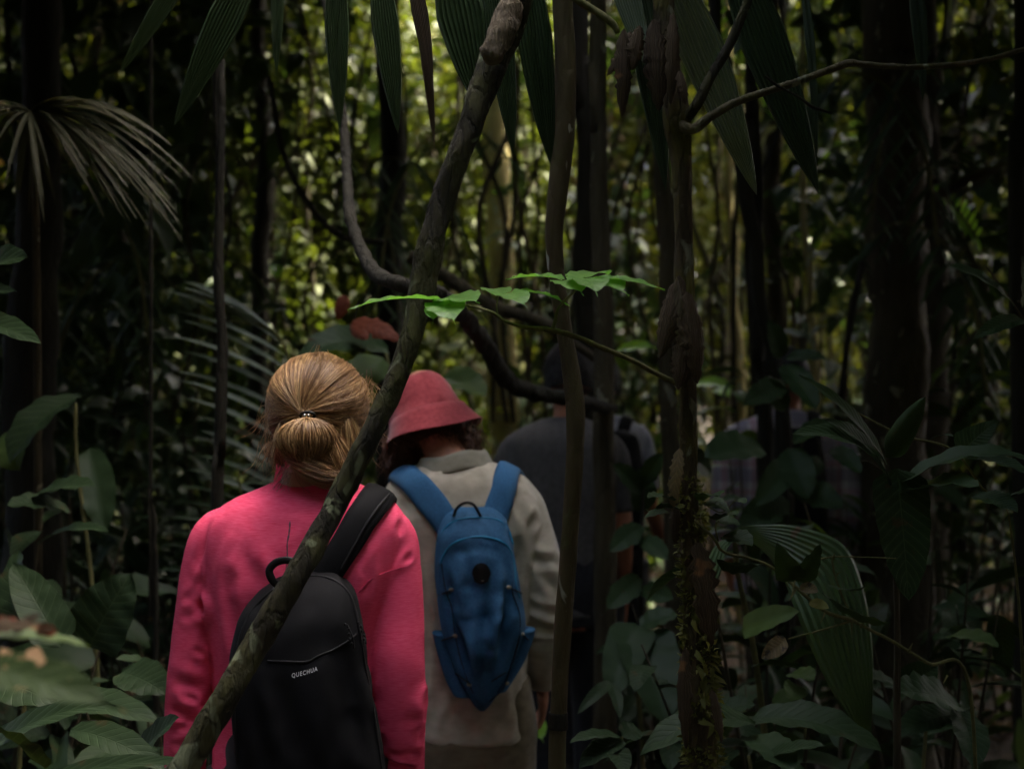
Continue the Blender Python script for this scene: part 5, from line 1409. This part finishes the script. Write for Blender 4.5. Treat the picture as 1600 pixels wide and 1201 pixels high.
def lobe(a, b, side, outw, wd, dp, n, name, seg=12, w0=.0008, p=.75):
    a, b, side, outw = map(lambda q: np.asarray(q, float), (a, b, side, outw))
    def fn(k):
        al = random.uniform(-.15, PI + .15); rr = random.uniform(.82, 1.02) if random.random() < .9 else random.uniform(1.02, 1.12)
        o = (side * math.cos(al) * wd + outw * math.sin(al) * dp) * rr
        jb = rng.normal(0, .007, 3)
        pts = [a + (b - a) * t + o * (math.sin(PI * t) ** p) + jb * t for t in np.linspace(0, 1, 8)]
        return np.array(pts), o
    core = ball((0, 0, 0), 1, 18)
    ax = (b - a) / 2
    cv = (a + b) / 2 + core[0][:, :1] * side * wd * .84 + core[0][:, 1:2] * outw * dp * .84 + core[0][:, 2:3] * ax * .86
    part('hair_core', (cv, core[1]), M['hair_blond'], hair1)
    return strands(fn, n, seg, w0, 'hair_blond', name, hair1, taper=False)
lobe(T_pt + V(0, -.004, .002), A1(480, 722, -.085), (1, 0, 0), (0, -1, .1), .054, .042, 1500, 'hair_loop', p=.62)
lobe(A1(440, 708, -.075), A1(532, 742, -.085), (-.25, 0, .97), (0, -1, -.1), .032, .034, 1300, 'hair_loop', p=.55)
lobe(A1(508, 662, -.07), A1(538, 746, -.075), (1, 0, .2), (0, -1, 0), .020, .028, 900, 'hair_loop')
lobe(A1(540, 640, -.035), A1(552, 730, -.03), (1, 0, .2), (0, -1, 0), .016, .022, 350, 'hair_loop')
lobe(A1(448, 640, -.03), A1(438, 718, -.05), (1, 0, 0), (0, -1, 0), .012, .022, 320, 'hair_loop')
def wisps(k):
    a = random.choice([(420, 640), (425, 690), (452, 730), (575, 600), (570, 660), (500, 560), (455, 740)])
    p0 = A1(a[0] + random.gauss(0, 6), a[1] + random.gauss(0, 10), random.gauss(-.02, .03))
    dd = V(random.gauss(0, .018) + (.004 if a[0] > 500 else -.006), random.gauss(0, .01), -random.uniform(.02, .06))
    return np.array([p0, p0 + dd * .5 + rng.normal(0, .004, 3), p0 + dd + rng.normal(0, .005, 3)]), V(0, -1, 0)
tag(strands(wisps, 420, 8, .0004, 'hair_blond', 'loose_strands', hair1), kind='stuff')
# hair tie with two small shiny beads
v, f, _ = tube([T_pt + V(math.cos(a) * .013, -.002 - .004 * math.sin(a), math.sin(a) * .006 + .004) for a in np.linspace(0, PI * 2, 16)], [.003] * 16, n=32, sides=8)
tie = part('hair_tie', (v, f), M['pack_trim'], hair1)
for dx in (-3, 3):
    part('bead', ball(A1(479 + dx, 649, -.102), .0034, 10), M['metal'], hair1)

# black backpack
D1b = 2.57
sb = D1b / K
def B1(px, py, dy=0.0): return P(px, py, D1b + dy)
PK = thing('backpack', 'black backpack with small white lettering, slung on the back of the woman in pink', 'backpack', B1(480, 1390))
sec = [(893, 470, 500, .020, .055), (900, 440, 522, .045, .04), (915, 412, 541, .065, .03), (935, 390, 554, .082, .02), (965, 368, 563, .098, .01), (1010, 358, 571, .112, .005), (1070, 356, 581, .122, 0), (1130, 362, 591, .13, 0), (1190, 368, 602, .132, 0), (1260, 372, 606, .13, 0), (1330, 380, 602, .118, .005), (1375, 395, 590, .09, .015), (1392, 420, 565, .05, .03)]
v, f = rings([(B1((a + b) / 2, 0)[0], D1b + .01 + dy, B1(0, y)[2], (b - a) / 2 * sb, ry * .62) for y, a, b, ry, dy in sec], n=90, sides=72, ex=2.5)
me_ = bpy.data.meshes.new('t'); me_.from_pydata([tuple(q) for q in v], [], f); me_.update()
nn = np.empty(len(v) * 3); me_.vertices.foreach_get('normal', nn); nn = nn.reshape(-1, 3); bpy.data.meshes.remove(me_)
fo = []
for a, b, w_, dp in [((420, 1030), (480, 1032), .004, .006), ((480, 1032), (505, 1020), .004, .006), ((505, 1020), (545, 1000), .004, .006), ((545, 1000), (572, 975), .004, .005), ((515, 900), (522, 990), .012, .006), ((535, 1010), (560, 1110), .014, .008), ((405, 1060), (440, 1200), .016, .006), ((560, 1105), (545, 1200), .014, .006), ((500, 1060), (500, 1200), .03, .004), ((395, 950), (380, 1050), .012, .005)]:
    fo.append((B1(*a, -.075), B1(*b, -.075), w_, dp))
fo = [(a, b, w_, dp * (1.6 if w_ > .008 else 1)) for a, b, w_, dp in fo]
v = folds(v, nn, fo); v = cloth_noise(v, nn, .0065, (12, 12, 7), 9)
part('bag', (v, f), M['pack_black'], PK)
bb = surf(v, f)
for pts, r_ in (([(445, 908), (480, 900), (515, 903), (542, 922), (556, 955), (562, 990), (572, 1050), (585, 1120), (596, 1200)], .0028), ([(430, 918), (400, 945), (378, 985), (368, 1040), (366, 1100), (372, 1190)], .0028), ([(418, 1032), (450, 1033), (480, 1033), (498, 1024), (522, 1014), (548, 998), (566, 980)], .0022)):
    q = [on_surf(bb, x, y, D1b, .0005) for x, y in pts]
    part('zip', tube(catmull(q, 24), [r_] * 24, n=48, sides=6), M['pack_trim'], PK)
part('grab_loop', tube([B1(x, y, dy) for x, y, dy in [(436, 916, -.02), (425, 905, -.028), (421, 890, -.03), (432, 878, -.03), (450, 875, -.03), (462, 882, -.03), (466, 900, -.02)]], [.0035] * 7, n=40, sides=8, flat=2.0, ref=(0, -1, 0)), M['pack_trim'], PK)
strap(b1, [A1(508, 905, -.13), A1(522, 880, -.13), A1(548, 840, -.13), A1(570, 803, -.12), A1(585, 780, -.08), A1(592, 774, -.02), A1(592, 785, .06), A1(590, 830, .12), A1(585, 900, .13), A1(590, 980, .1)], (.052, .058, .064, .064, .06, .05, .04), .010, 'pack_black', 'shoulder_strap', PK, n=60)
strap(b1, [A1(532, 890, -.13), A1(554, 852, -.13), A1(578, 812, -.12), A1(594, 788, -.08), A1(604, 779, -.03)], .007, .012, 'pack_trim', 'strap_edge', PK, n=40, m=5, lift=.006)
for i, (x0, y0, x1, y1) in enumerate([(542, 975, 553, 1012), (560, 972, 572, 1005)]):
    zp = part('zip_pull', tube(catmull([on_surf(bb, x0, y0, D1b, .006), on_surf(bb, (x0 + x1) / 2 + 3, (y0 + y1) / 2, D1b, .012), on_surf(bb, x1, y1, D1b, .008)], 12), [.0018] * 12, n=24, sides=6), M['pack_trim'], PK)
    for k in range(5):
        u = k / 5
        part('bead', ball(on_surf(bb, x0 + (x1 - x0) * u + random.uniform(-3, 3), y0 + (y1 - y0) * u, D1b, .014), .0026, 8), M['pack_trim'], zp)

def lettering(txt, size, a, b, bvh, d, mat, parent, arc=0.0, name='lettering'):
    """flat print laid on a surface between two picture points"""
    cu = bpy.data.curves.new('t', 'FONT'); cu.body = txt; cu.size = 1; cu.extrude = 0; cu.offset = .012
    cu.space_character = 1.25
    o = bpy.data.objects.new('t', cu); col.objects.link(o)
    dg = bpy.context.evaluated_depsgraph_get(); me = bpy.data.meshes.new_from_object(o.evaluated_get(dg))
    co = np.array([v.co[:] for v in me.vertices]); fc = [tuple(p.vertices) for p in me.polygons]
    bpy.data.objects.remove(o); bpy.data.meshes.remove(me)
    x0, x1 = co[:, 0].min(), co[:, 0].max()
    out = []
    for x, y, z in co:
        u = (x - x0) / (x1 - x0)
        bx = a[0] + (b[0] - a[0]) * u - (b[1] - a[1]) / (b[0] - a[0]) * 0
        by = a[1] + (b[1] - a[1]) * u - arc * math.sin(PI * u) - y * size
        out.append(on_surf(bvh, bx, by, d, .0016))
    return part(name, (np.array(out), fc), M[mat], parent, smooth=False)
lettering('QUECHUA', 9.5, (456, 1058), (496, 1047), bb, D1b, 'white_print', PK, arc=-1.0)

# ---- person with the red bucket hat
D2 = 3.45
s2 = D2 / K
def A2(px, py, dy=0.0): return P(px, py, D2 + dy)
J = std_joints(A2(735, 0)[0], D2, 1.66, (0, 0), .17, neck_z=A2(0, 712)[2], pitch=-.55, roll=.0, yaw=.1)
J['head'] = A2(672, 652, .10); J['neck'] = A2(706, 716, -.005)
J['Rh'] = rotm(-.55, -.28, .1)
J['shL'], J['shR'] = A2(628, 790), A2(812, 785)
J['elL'], J['elR'] = A2(604, 940, -.01), A2(846, 935, -.01)
J['wrL'], J['wrR'] = A2(604, 1065, .09), A2(848, 1062, .08)
J['hpL'], J['hpR'] = A2(688, 1140, 0), A2(775, 1140, 0)
J['knL'], J['knR'] = A2(680, 1340, .10), A2(782, 1340, .02)
J['anL'], J['anR'] = A2(678, 0, .22) * V(1, 1, 0) + V(0, 0, .085), A2(786, 0, -.14) * V(1, 1, 0) + V(0, 0, .085)
W2 = person('person in a red bucket hat and loose beige shirt, head tilted down to the left', (A2(735, 0)[0], D2, 0), J, 'skin', 'hair_curly')
tr = trousers(J, 'khaki', W2, r=1.0)
tor = [(719, 672, 750, .05, .005), (727, 650, 780, .072, 0), (737, 630, 803, .09, -.004), (750, 612, 824, .105, -.006), (775, 600, 838, .115, -.01), (815, 596, 846, .124, -.014), (870, 606, 838, .126, -.012), (950, 622, 830, .122, -.004), (1040, 632, 822, .120, 0), (1110, 634, 828, .126, 0), (1142, 636, 832, .130, 0), (1146, 640, 828, .126, 0)]
g = [rings([(A2((a + b) / 2, 0)[0], D2 + dy, A2(0, y)[2], (b - a) / 2 * s2, ry) for y, a, b, ry, dy in tor], n=60, sides=48, ex=2.3)]
for pts in ([(650, 772, 26), (626, 792, 33), (612, 850, 36), (604, 930, 36), (600, 990, 36), (602, 1040, 32), (604, 1062, 26)], [(790, 768, 28), (812, 788, 34), (830, 840, 37), (842, 900, 38), (849, 955, 38), (850, 1005, 35), (848, 1045, 29), (847, 1056, 26)]):
    g.append(limb([A2(x, y, dy) for (x, y, r), dy in zip(pts, [0, -.005, -.01, -.012, 0, .03, .06, .07])], [r * s2 for x, y, r in pts], sides=24, n=44))
v, f, n_ = fuse(g, .0052, 5)
fo = []
for a, b, w_, dp, dy in [((806, 850), (812, 960), .013, .010, -.11), ((815, 830), (850, 800), .012, .008, -.08), ((822, 870), (865, 880), .012, .009, -.06), ((820, 850), (872, 930), .011, .008, -.06), ((822, 940), (880, 960), .010, .008, -.05), ((826, 975), (884, 990), .010, .008, -.05), ((826, 1010), (880, 1000), .010, .006, -.04),
                         ((660, 1000), (650, 1130), .014, .009, -.12), ((700, 1040), (668, 1140), .014, .009, -.13), ((760, 1120), (818, 1070), .014, .01, -.13), ((790, 1140), (826, 1100), .012, .008, -.12), ((640, 850), (662, 980), .013, .010, -.12), ((630, 790), (665, 830), .012, .006, -.1), ((610, 800), (640, 850), .012, .006, -.08), ((640, 900), (640, 1000), .012, .009, -.12), ((800, 780), (826, 840), .012, .006, -.09)]:
    fo.append((A2(*a, dy), A2(*b, dy), w_, dp))
v = folds(v, n_, fo); v = cloth_noise(v, n_, .0055, (11, 11, 5), 12)
part('shirt', (v, f), M['beige'], W2)
b2 = surf(v, f)
cv, cf = [], []
cc = A2(708, 724, .0)
prof = [(.066, -.004), (.068, .012), (.071, .021), (.075, .022), (.081, .012), (.092, -.012), (.096, -.020), (.093, -.024), (.08, -.014), (.068, -.012)]
m = len(prof)
for i in range(56):
    th = 2 * PI * i / 56
    for r_, z in prof:
        k = 1.0 + .05 * math.sin(2 * th + .5)
        cv.append(cc + V(math.cos(th) * r_ * 1.02 * k, math.sin(th) * r_ * .98, z + .013 * math.cos(th) - .006 * math.sin(th) + .003 * math.sin(4 * th)))
for i in range(56):
    for j in range(m):
        cf.append((i * m + j, ((i + 1) % 56) * m + j, ((i + 1) % 56) * m + (j + 1) % m, i * m + (j + 1) % m))
part('collar', (cv, cf), M['beige_dk'], W2)
for x in (812, 1):
    pass
part('cuff', limb([A2(848, 1036, .055), A2(847, 1064, .078)], [.046, .042], sides=24, n=10), M['beige'], W2)
# hat
HB = A2(667, 657, .075)
ax = unit(V(-.38, .30, 1.0)) ; e1h = unit(V(1, 0, .38)); e1h = unit(e1h - ax * e1h.dot(ax)); e2h = np.cross(ax, e1h)
hp = [(.000, .118), (.026, .117), (.050, .111), (.068, .099), (.079, .080), (.086, .056), (.091, .034), (.0935, .014), (.0935, .010), (.095, .010), (.100, -.006), (.110, -.028), (.120, -.048), (.1215, -.051), (.119, -.050), (.098, -.010), (.088, .008), (.070, .08), (.0, .108)]
hv, hf = [], []
ns = 72
for i in range(ns):
    th = 2 * PI * i / ns
    for r_, z in hp:
        rr = r_; zz = z
        if z < .012: rr *= 1.04 + .05 * math.sin(3 * th + 1) ; zz += .012 * math.sin(2 * th + .6) * (r_ - .09) / .03
        else:
            rr *= 1 + .03 * noise.noise(Vector((math.cos(th) * 2.2, math.sin(th) * 2.2, z * 30)))
            zz += .006 * noise.noise(Vector((math.cos(th) * 3 * r_ * 10, math.sin(th) * 3 * r_ * 10, 4)))
        hv.append(HB + e1h * math.cos(th) * rr * 1.0 + e2h * math.sin(th) * rr * 1.12 + ax * zz)
m = len(hp)
for i in range(ns):
    for j in range(m - 1):
        hf.append((i * m + j, i * m + j + 1, ((i + 1) % ns) * m + j + 1, ((i + 1) % ns) * m + j))
hat = thing('bucket_hat', 'dusty red fabric bucket hat worn by the person with the blue backpack', 'hat', HB)
part('crown', (np.array(hv).reshape(ns, m, 3)[:, :9].reshape(-1, 3), [(i * 9 + j, i * 9 + j + 1, ((i + 1) % ns) * 9 + j + 1, ((i + 1) % ns) * 9 + j) for i in range(ns) for j in range(8)]), M['hat'], hat)
mb = m - 8
brim = np.array(hv).reshape(ns, m, 3)[:, 8:]
part('brim', (brim.reshape(-1, 3), [(i * mb + j, i * mb + j + 1, ((i + 1) % ns) * mb + j + 1, ((i + 1) % ns) * mb + j) for i in range(ns) for j in range(mb - 1)]), M['hat'], hat)
for r_, z in ((.0945, .011), (.108, -.020), (.115, -.036)):
    ring_ = []
    for i in range(0, ns + 1):
        th = 2 * PI * i / ns
        rr = r_ * (1 + .05 * math.sin(3 * th + 1)); zz = z + .012 * math.sin(2 * th + .6) * (r_ - .09) / .03
        ring_.append(HB + e1h * math.cos(th) * (rr + .0006) + e2h * math.sin(th) * (rr + .0006) * 1.12 + ax * zz)
    part('stitching', tube(ring_, [.0011 if r_ > .1 else .002] * len(ring_), n=144, sides=5), plain_mat('hat_stitch', (.25, .035, .04), rough=.8), hat)
# curly hair
def curl(k):
    th = random.uniform(PI * .92, PI * 2.08) if random.random() < .85 else random.uniform(0, 2 * PI)
    r0 = random.uniform(.070, .092)
    p0 = HB + e1h * math.cos(th) * r0 + e2h * math.sin(th) * r0 * 1.05 + ax * random.uniform(-.02, .02)
    back = math.sin(th) < -.5 and abs(math.cos(th)) < .5
    L_ = random.uniform(.045, .085) * (.8 if back else 1.2)
    dn = V(random.gauss(0, .12), -.1, -1) * L_
    n = 9; ph = random.uniform(0, 6.3); cr = random.uniform(.004, .008); tw_ = random.uniform(1.5, 3.2)
    pts = []
    for i in range(n):
        u = i / (n - 1)
        pts.append(p0 + dn * u + V(math.cos(ph + u * tw_ * 6.28), math.sin(ph + u * tw_ * 6.28), 0) * cr * (.4 + u) + unit(p0 - HB) * .02 * u)
    return np.array(pts), V(0, -1, 0)
hcap = ball((0, 0, 0), 1, 30)
hcv = np.array([HB + e1h * p[0] * .082 + e2h * p[1] * .095 + ax * (p[2] * .085 - .005) for p in hcap[0]])
hair2 = part('hair', (hcv, [q for q in hcap[1] if all(hcap[0][i][1] < .45 and hcap[0][i][2] > -.75 for i in q)]), M['hair_curly'], W2)
strands(curl, 1100, 13, .0011, 'hair_curly', 'curls', hair2)
def curl2(k):   # fuller curls on the right side behind the ear
    p0 = A2(random.gauss(727, 11), random.gauss(670, 10), random.uniform(0, .12))
    q, o = curl(k)
    return q - q[0] + p0, o
strands(curl2, 380, 12, .0010, 'hair_curly', 'curls', hair2)
def curl3(k):
    p0 = A2(random.gauss(640, 14), random.gauss(690, 8), random.uniform(.02, .12))
    q, o = curl(k)
    return q - q[0] + p0, o
strands(curl3, 380, 12, .0010, 'hair_curly', 'curls', hair2)

# blue backpack
D2b = 3.27
sb2 = D2b / K
def B2(px, py, dy=0.0): return P(px, py, D2b + dy)
PB = thing('backpack', 'blue teardrop shaped backpack with a black grab loop on the back of the beige shirt', 'backpack', B2(752, 1118))
sec = [(794, 716, 768, .02, .03), (800, 702, 780, .035, .02), (815, 688, 792, .05, .012), (840, 681, 800, .066, .004), (880, 679, 808, .078, 0), (930, 682, 816, .086, 0), (980, 687, 822, .086, 0), (1020, 697, 812, .080, .005), (1060, 712, 796, .07, .012), (1090, 728, 778, .055, .02), (1108, 740, 766, .036, .03), (1117, 748, 758, .015, .035)]
v, f = rings([(B2((a + b) / 2, 0)[0], D2b + .02 + dy, B2(0, y)[2], (b - a) / 2 * sb2, ry) for y, a, b, ry, dy in sec], n=110, sides=80, ex=2.35)
me_ = bpy.data.meshes.new('t'); me_.from_pydata([tuple(q) for q in v], [], f); me_.update()
nn = np.empty(len(v) * 3); me_.vertices.foreach_get('normal', nn); nn = nn.reshape(-1, 3); bpy.data.meshes.remove(me_)
fo = []
for a, b, w_, dp in [((700, 870), (745, 1085), .012, .012), ((790, 865), (762, 1085), .012, .011), ((712, 850), (730, 960), .010, .007), ((735, 930), (750, 1100), .012, .010), ((775, 940), (768, 1000), .010, .010), ((790, 930), (770, 995), .010, .008), ((800, 950), (775, 975), .008, .006), ((695, 930), (720, 1010), .010, .008), ((690, 905), (706, 960), .008, .006), ((705, 990), (728, 1080), .008, .009), ((812, 985), (788, 1070), .008, .009), ((700, 865), (742, 852), .006, .004), ((742, 852), (792, 862), .006, .004), ((755, 960), (752, 1060), .03, .012)]:
    fo.append((B2(*a, -.06), B2(*b, -.06), w_, dp))
fo = [(a, b, w_, dp * 1.5) for a, b, w_, dp in fo]
v = folds(v, nn, fo); v = cloth_noise(v, nn, .0042, (22, 22, 7), 5)
part('bag', (v, f), M['pack_blue'], PB)
bp2 = surf(v, f)
for pts, r_, mt in (([(688, 880), (698, 858), (715, 845), (745, 838), (775, 842), (795, 855), (803, 880), (806, 910), (812, 935)], .0022, 'piping'), ([(684, 850), (694, 826), (715, 812), (745, 808), (778, 812), (795, 828), (802, 850)], .0018, 'piping'),
                    ([(690, 880), (696, 920), (706, 950), (711, 990), (720, 1030), (733, 1068), (746, 1095)], .0014, 'pack_trim'), ([(804, 880), (800, 920), (812, 960), (810, 1000), (798, 1040), (786, 1075), (765, 1095)], .0014, 'pack_trim')):
    q = [on_surf(bp2, x, y, D2b, .0005) for x, y in pts]
    part('piping', tube(catmull(q, 24), [r_] * 24, n=60, sides=6), M[mt], PB)
for x, y in ((705, 921), (795, 917), (711, 993), (816, 990), (733, 1069), (792, 1067)):
    part('toggle', ball(on_surf(bp2, x, y, D2b, .002), (.006, .003, .0045), 10), M['beige_dk'], PB)
v, f = [], []
for i in range(24):
    a = 2 * PI * i / 24; v.append(on_surf(bp2, 752 + 14.5 * math.cos(a) * (1 + .05 * math.sin(3 * a)), 893 + 14 * math.sin(a) + (5 if math.sin(a) > .7 else 0), D2b, .0045))
v.append(on_surf(bp2, 752, 893, D2b, .006)); f = [(i, (i + 1) % 24, 24) for i in range(24)]
part('round_patch', (np.array(v), f), M['pack_trim'], PB)
part('patch_mark', ball(on_surf(bp2, 754, 907, D2b, .006), (.0035, .001, .0014), 10), M['beige_dk'], PB)
for x0, y0, x1, y1 in ((684, 930, 704, 922), (797, 918, 815, 926), (690, 1000, 711, 993), (817, 990, 826, 1000), (712, 1052, 735, 1068), (768, 1064, 790, 1050)):
    q = [on_surf(bp2, x0, y0, D2b, .001), on_surf(bp2, (x0 + x1) / 2, (y0 + y1) / 2, D2b, .003), on_surf(bp2, x1, y1, D2b, .002)]
    part('webbing', tube(q, [.0032] * 3, n=10, sides=6, flat=.5), M['pack_trim'], PB)
part('grab_loop', tube([B2(x, y, dy) for x, y, dy in [(709, 806, 0), (713, 795, -.01), (722, 787, -.02), (732, 785, -.022), (741, 789, -.02), (747, 799, -.012), (752, 808, 0)]], [.0036] * 7, n=36, sides=8), M['pack_trim'], PB)
strap(b2, [A2(706, 834, -.14), A2(690, 805, -.13), A2(664, 772, -.12), A2(642, 748, -.1), A2(628, 738, -.05), A2(622, 738, .02), A2(620, 770, .09), A2(622, 840, .12)], (.058, .068, .066, .062, .062, .05, .04), .009, 'strap_blue', 'shoulder_strap', PB, n=56)
strap(b2, [A2(765, 832, -.14), A2(776, 800, -.13), A2(788, 765, -.12), A2(796, 735, -.1), A2(800, 722, -.05), A2(803, 722, .02), A2(806, 760, .09), A2(808, 830, .12)], (.062, .062, .060, .058, .06, .05, .04), .009, 'strap_blue', 'shoulder_strap', PB, n=56)
# side pockets
for pts in ([(674, 992, 704, 990), (678, 1010, 710, 1005), (686, 1040, 722, 1035), (697, 1072, 735, 1068), (708, 1092, 742, 1088)], [(804, 988, 837, 984), (800, 1005, 834, 1000), (790, 1035, 822, 1030), (778, 1065, 804, 1062), (770, 1084, 792, 1080)]):
    rr = [(B2((a + c) / 2, 0)[0], D2b + .035, B2(0, (b + d_) / 2)[2], (c - a) / 2 * sb2, .036) for a, b, c, d_ in pts]
    v, f = rings(rr, n=30, sides=28, ex=2.2)
    part('side_pocket', (v, f), M['pack_blue'], PB)

# ---- man in the dark grey t-shirt
def walker(label, cx, d, H, skin, hmat, shirt, trmat, head, neck, tor, slv, arms, hair_k=1.0, pitch=-.1, voxel=.0085, hscale=1.0, noise_amp=.004):
    A = lambda px, py, dy=0.0: P(px, py, d + dy)
    s = d / K
    J = std_joints(A(cx, 0)[0], d, H, (0, 0), .18, pitch=pitch)
    J['head'] = A(head[0], head[1], .05); J['neck'] = A(neck[0], neck[1], .01); J['hs'] = hscale
    J['shL'], J['elL'], J['wrL'] = [A(*q) for q in arms[0]]
    J['shR'], J['elR'], J['wrR'] = [A(*q) for q in arms[1]]
    t = person(label, (A(cx, 0)[0], d, 0), J, skin, hmat, voxel=voxel)
    trousers(J, trmat, t)
    g = [rings([(A((a + b) / 2, 0)[0], d + dy, A(0, y)[2], (b - a) / 2 * s, ry) for y, a, b, ry, dy in tor], n=50, sides=40, ex=2.3)]
    for pts in slv:
        g.append(limb([A(*q[:2], q[3] if len(q) > 3 else 0) for q in pts], [q[2] * s for q in pts], sides=20, n=30))
    v, f, n_ = fuse(g, .008, 4)
    v = cloth_noise(v, n_, noise_amp, (10, 10, 5), cx * .01)
    part('shirt', (v, f), M[shirt], t)
    hc = J['head'] + V(0, -.005, .012)
    hcap = ball((0, 0, 0), 1, 30)
    R = J['Rh']
    hv = np.array([hc + R @ V(p[0] * .088 * hair_k, p[1] * .112, p[2] * .120) for p in hcap[0]])
    hr = part('hair', (hv, [q for q in hcap[1] if all(hcap[0][i][1] < .55 and not (hcap[0][i][2] < -.62) and not (hcap[0][i][1] > .3 and hcap[0][i][2] < .35) for i in q)]), M[hmat], t)
    def hs_(k):
        p = unit(rng.normal(0, 1, 3)); p[1] = -abs(p[1]) if random.random() < .8 else p[1] * .4
        if p[2] < -.6: p[2] = -.5
        b = hc + R @ V(p[0] * .088 * hair_k, p[1] * .112, p[2] * .120)
        dn = V(p[0] * .4, p[1] * .4, -.8 + p[2] * .5) * .022
        return np.array([b, b + dn * .5 + R @ p * .004, b + dn + R @ p * .004]), p
    strands(hs_, 900, 4, .0012, hmat, 'hair_strands', hr)
    return t, surf(v, f), J
W3, b3, J3 = walker('man with short black hair in a dark grey t-shirt, partly hidden by the slim sapling', 888, 4.7, 1.76, 'skin_dk', 'hair_black', 'grey_tee', 'black_cloth', (890, 592), (888, 655),
    [(651, 862, 908, .05, .0), (657, 842, 926, .07, 0), (667, 818, 944, .09, -.005), (682, 796, 960, .105, -.01), (705, 790, 966, .115, -.012), (760, 794, 962, .12, -.012), (850, 802, 956, .115, 0), (930, 804, 954, .118, 0), (955, 804, 956, .122, 0), (959, 808, 952, .118, 0)],
    [[(815, 688, 18), (800, 705, 21), (790, 740, 22), (785, 790, 22), (784, 800, 20)], [(946, 688, 18), (960, 705, 20), (968, 740, 20), (972, 790, 20), (973, 800, 19)]],
    [[(802, 705), (786, 830), (790, 940, .1)], [(958, 705), (974, 830), (974, 940, .1)]], pitch=-.25)
W4, b4, J4 = walker('half hidden walker in a light grey shirt with one bare forearm', 940, 5.7, 1.72, 'skin_dk', 'hair_black', 'grey_shirt', 'black_cloth', (935, 600), (940, 655),
    [(648, 920, 962, .05, 0), (654, 900, 982, .07, 0), (664, 884, 998, .09, 0), (680, 872, 1008, .105, 0), (740, 868, 1000, .115, 0), (850, 872, 996, .112, 0), (900, 872, 998, .115, 0)],
    [[(885, 680, 16), (872, 700, 18), (862, 740, 18), (858, 765, 17)], [(990, 672, 16), (1002, 690, 18), (1010, 730, 19), (1013, 762, 18)]],
    [[(872, 692), (858, 785), (865, 860, .1)], [(1003, 690), (1016, 790), (1040, 862, .12)]], pitch=-.2)
pk4 = thing('backpack', 'black backpack strap and pouch on the half hidden walker in the light grey shirt', 'backpack', P(975, 800, 5.5))
v, f = rings([(P(962, 0, 5.55)[0], 5.56, P(0, y, 5.55)[2], hw * 5.55 / K, ry) for y, hw, ry in [(672, 14, .02), (682, 34, .06), (720, 42, .09), (790, 44, .1), (850, 40, .08), (862, 28, .03)]], n=40, sides=28)
part('bag', (v, f), M['pack_black'], pk4)
strap(b4, [P(966, 700, 5.6), P(974, 668, 5.62), P(976, 664, 5.7), P(976, 690, 5.8)], .05, .01, 'pack_black', 'shoulder_strap', pk4, n=24)
W5, b5, J5 = walker('walker in a pale pink and grey plaid shirt, mostly hidden by leaves on the right', 1232, 5.6, 1.74, 'skin_dk', 'hair_black', 'plaid', 'khaki', (1230, 592), (1230, 642),
    [(640, 1212, 1250, .05, 0), (646, 1192, 1270, .07, 0), (656, 1166, 1294, .09, 0), (672, 1148, 1312, .11, 0), (720, 1142, 1316, .12, 0), (840, 1150, 1306, .115, 0), (920, 1148, 1308, .12, 0), (926, 1152, 1304, .116, 0)],
    [[(1170, 668, 16), (1148, 690, 22), (1136, 740, 22), (1130, 800, 21), (1138, 860, 18, .08)], [(1290, 668, 16), (1312, 690, 22), (1324, 740, 22), (1330, 800, 21), (1324, 860, 18, .08)]],
    [[(1152, 690), (1132, 800), (1140, 890, .1)], [(1308, 690), (1328, 800), (1322, 890, .1)]], pitch=-.2)
pk5 = thing('backpack', 'black backpack worn over the pale pink and grey plaid shirt', 'backpack', P(1236, 860, 5.4))
v, f = rings([(P(1240, 0, 5.42)[0], 5.44, P(0, y, 5.42)[2], hw * 5.42 / K, ry) for y, hw, ry in [(668, 14, .03), (678, 38, .07), (720, 50, .1), (790, 54, .12), (860, 50, .1), (874, 34, .04)]], n=40, sides=28)
part('bag', (v, f), M['pack_black'], pk5)
for x0 in (1198, 1268):
    strap(b5, [P(x0 + 8, 700, 5.48), P(x0, 665, 5.52), P(x0, 655, 5.58), P(x0, 680, 5.7)], .05, .01, 'pack_black', 'shoulder_strap', pk5, n=24)
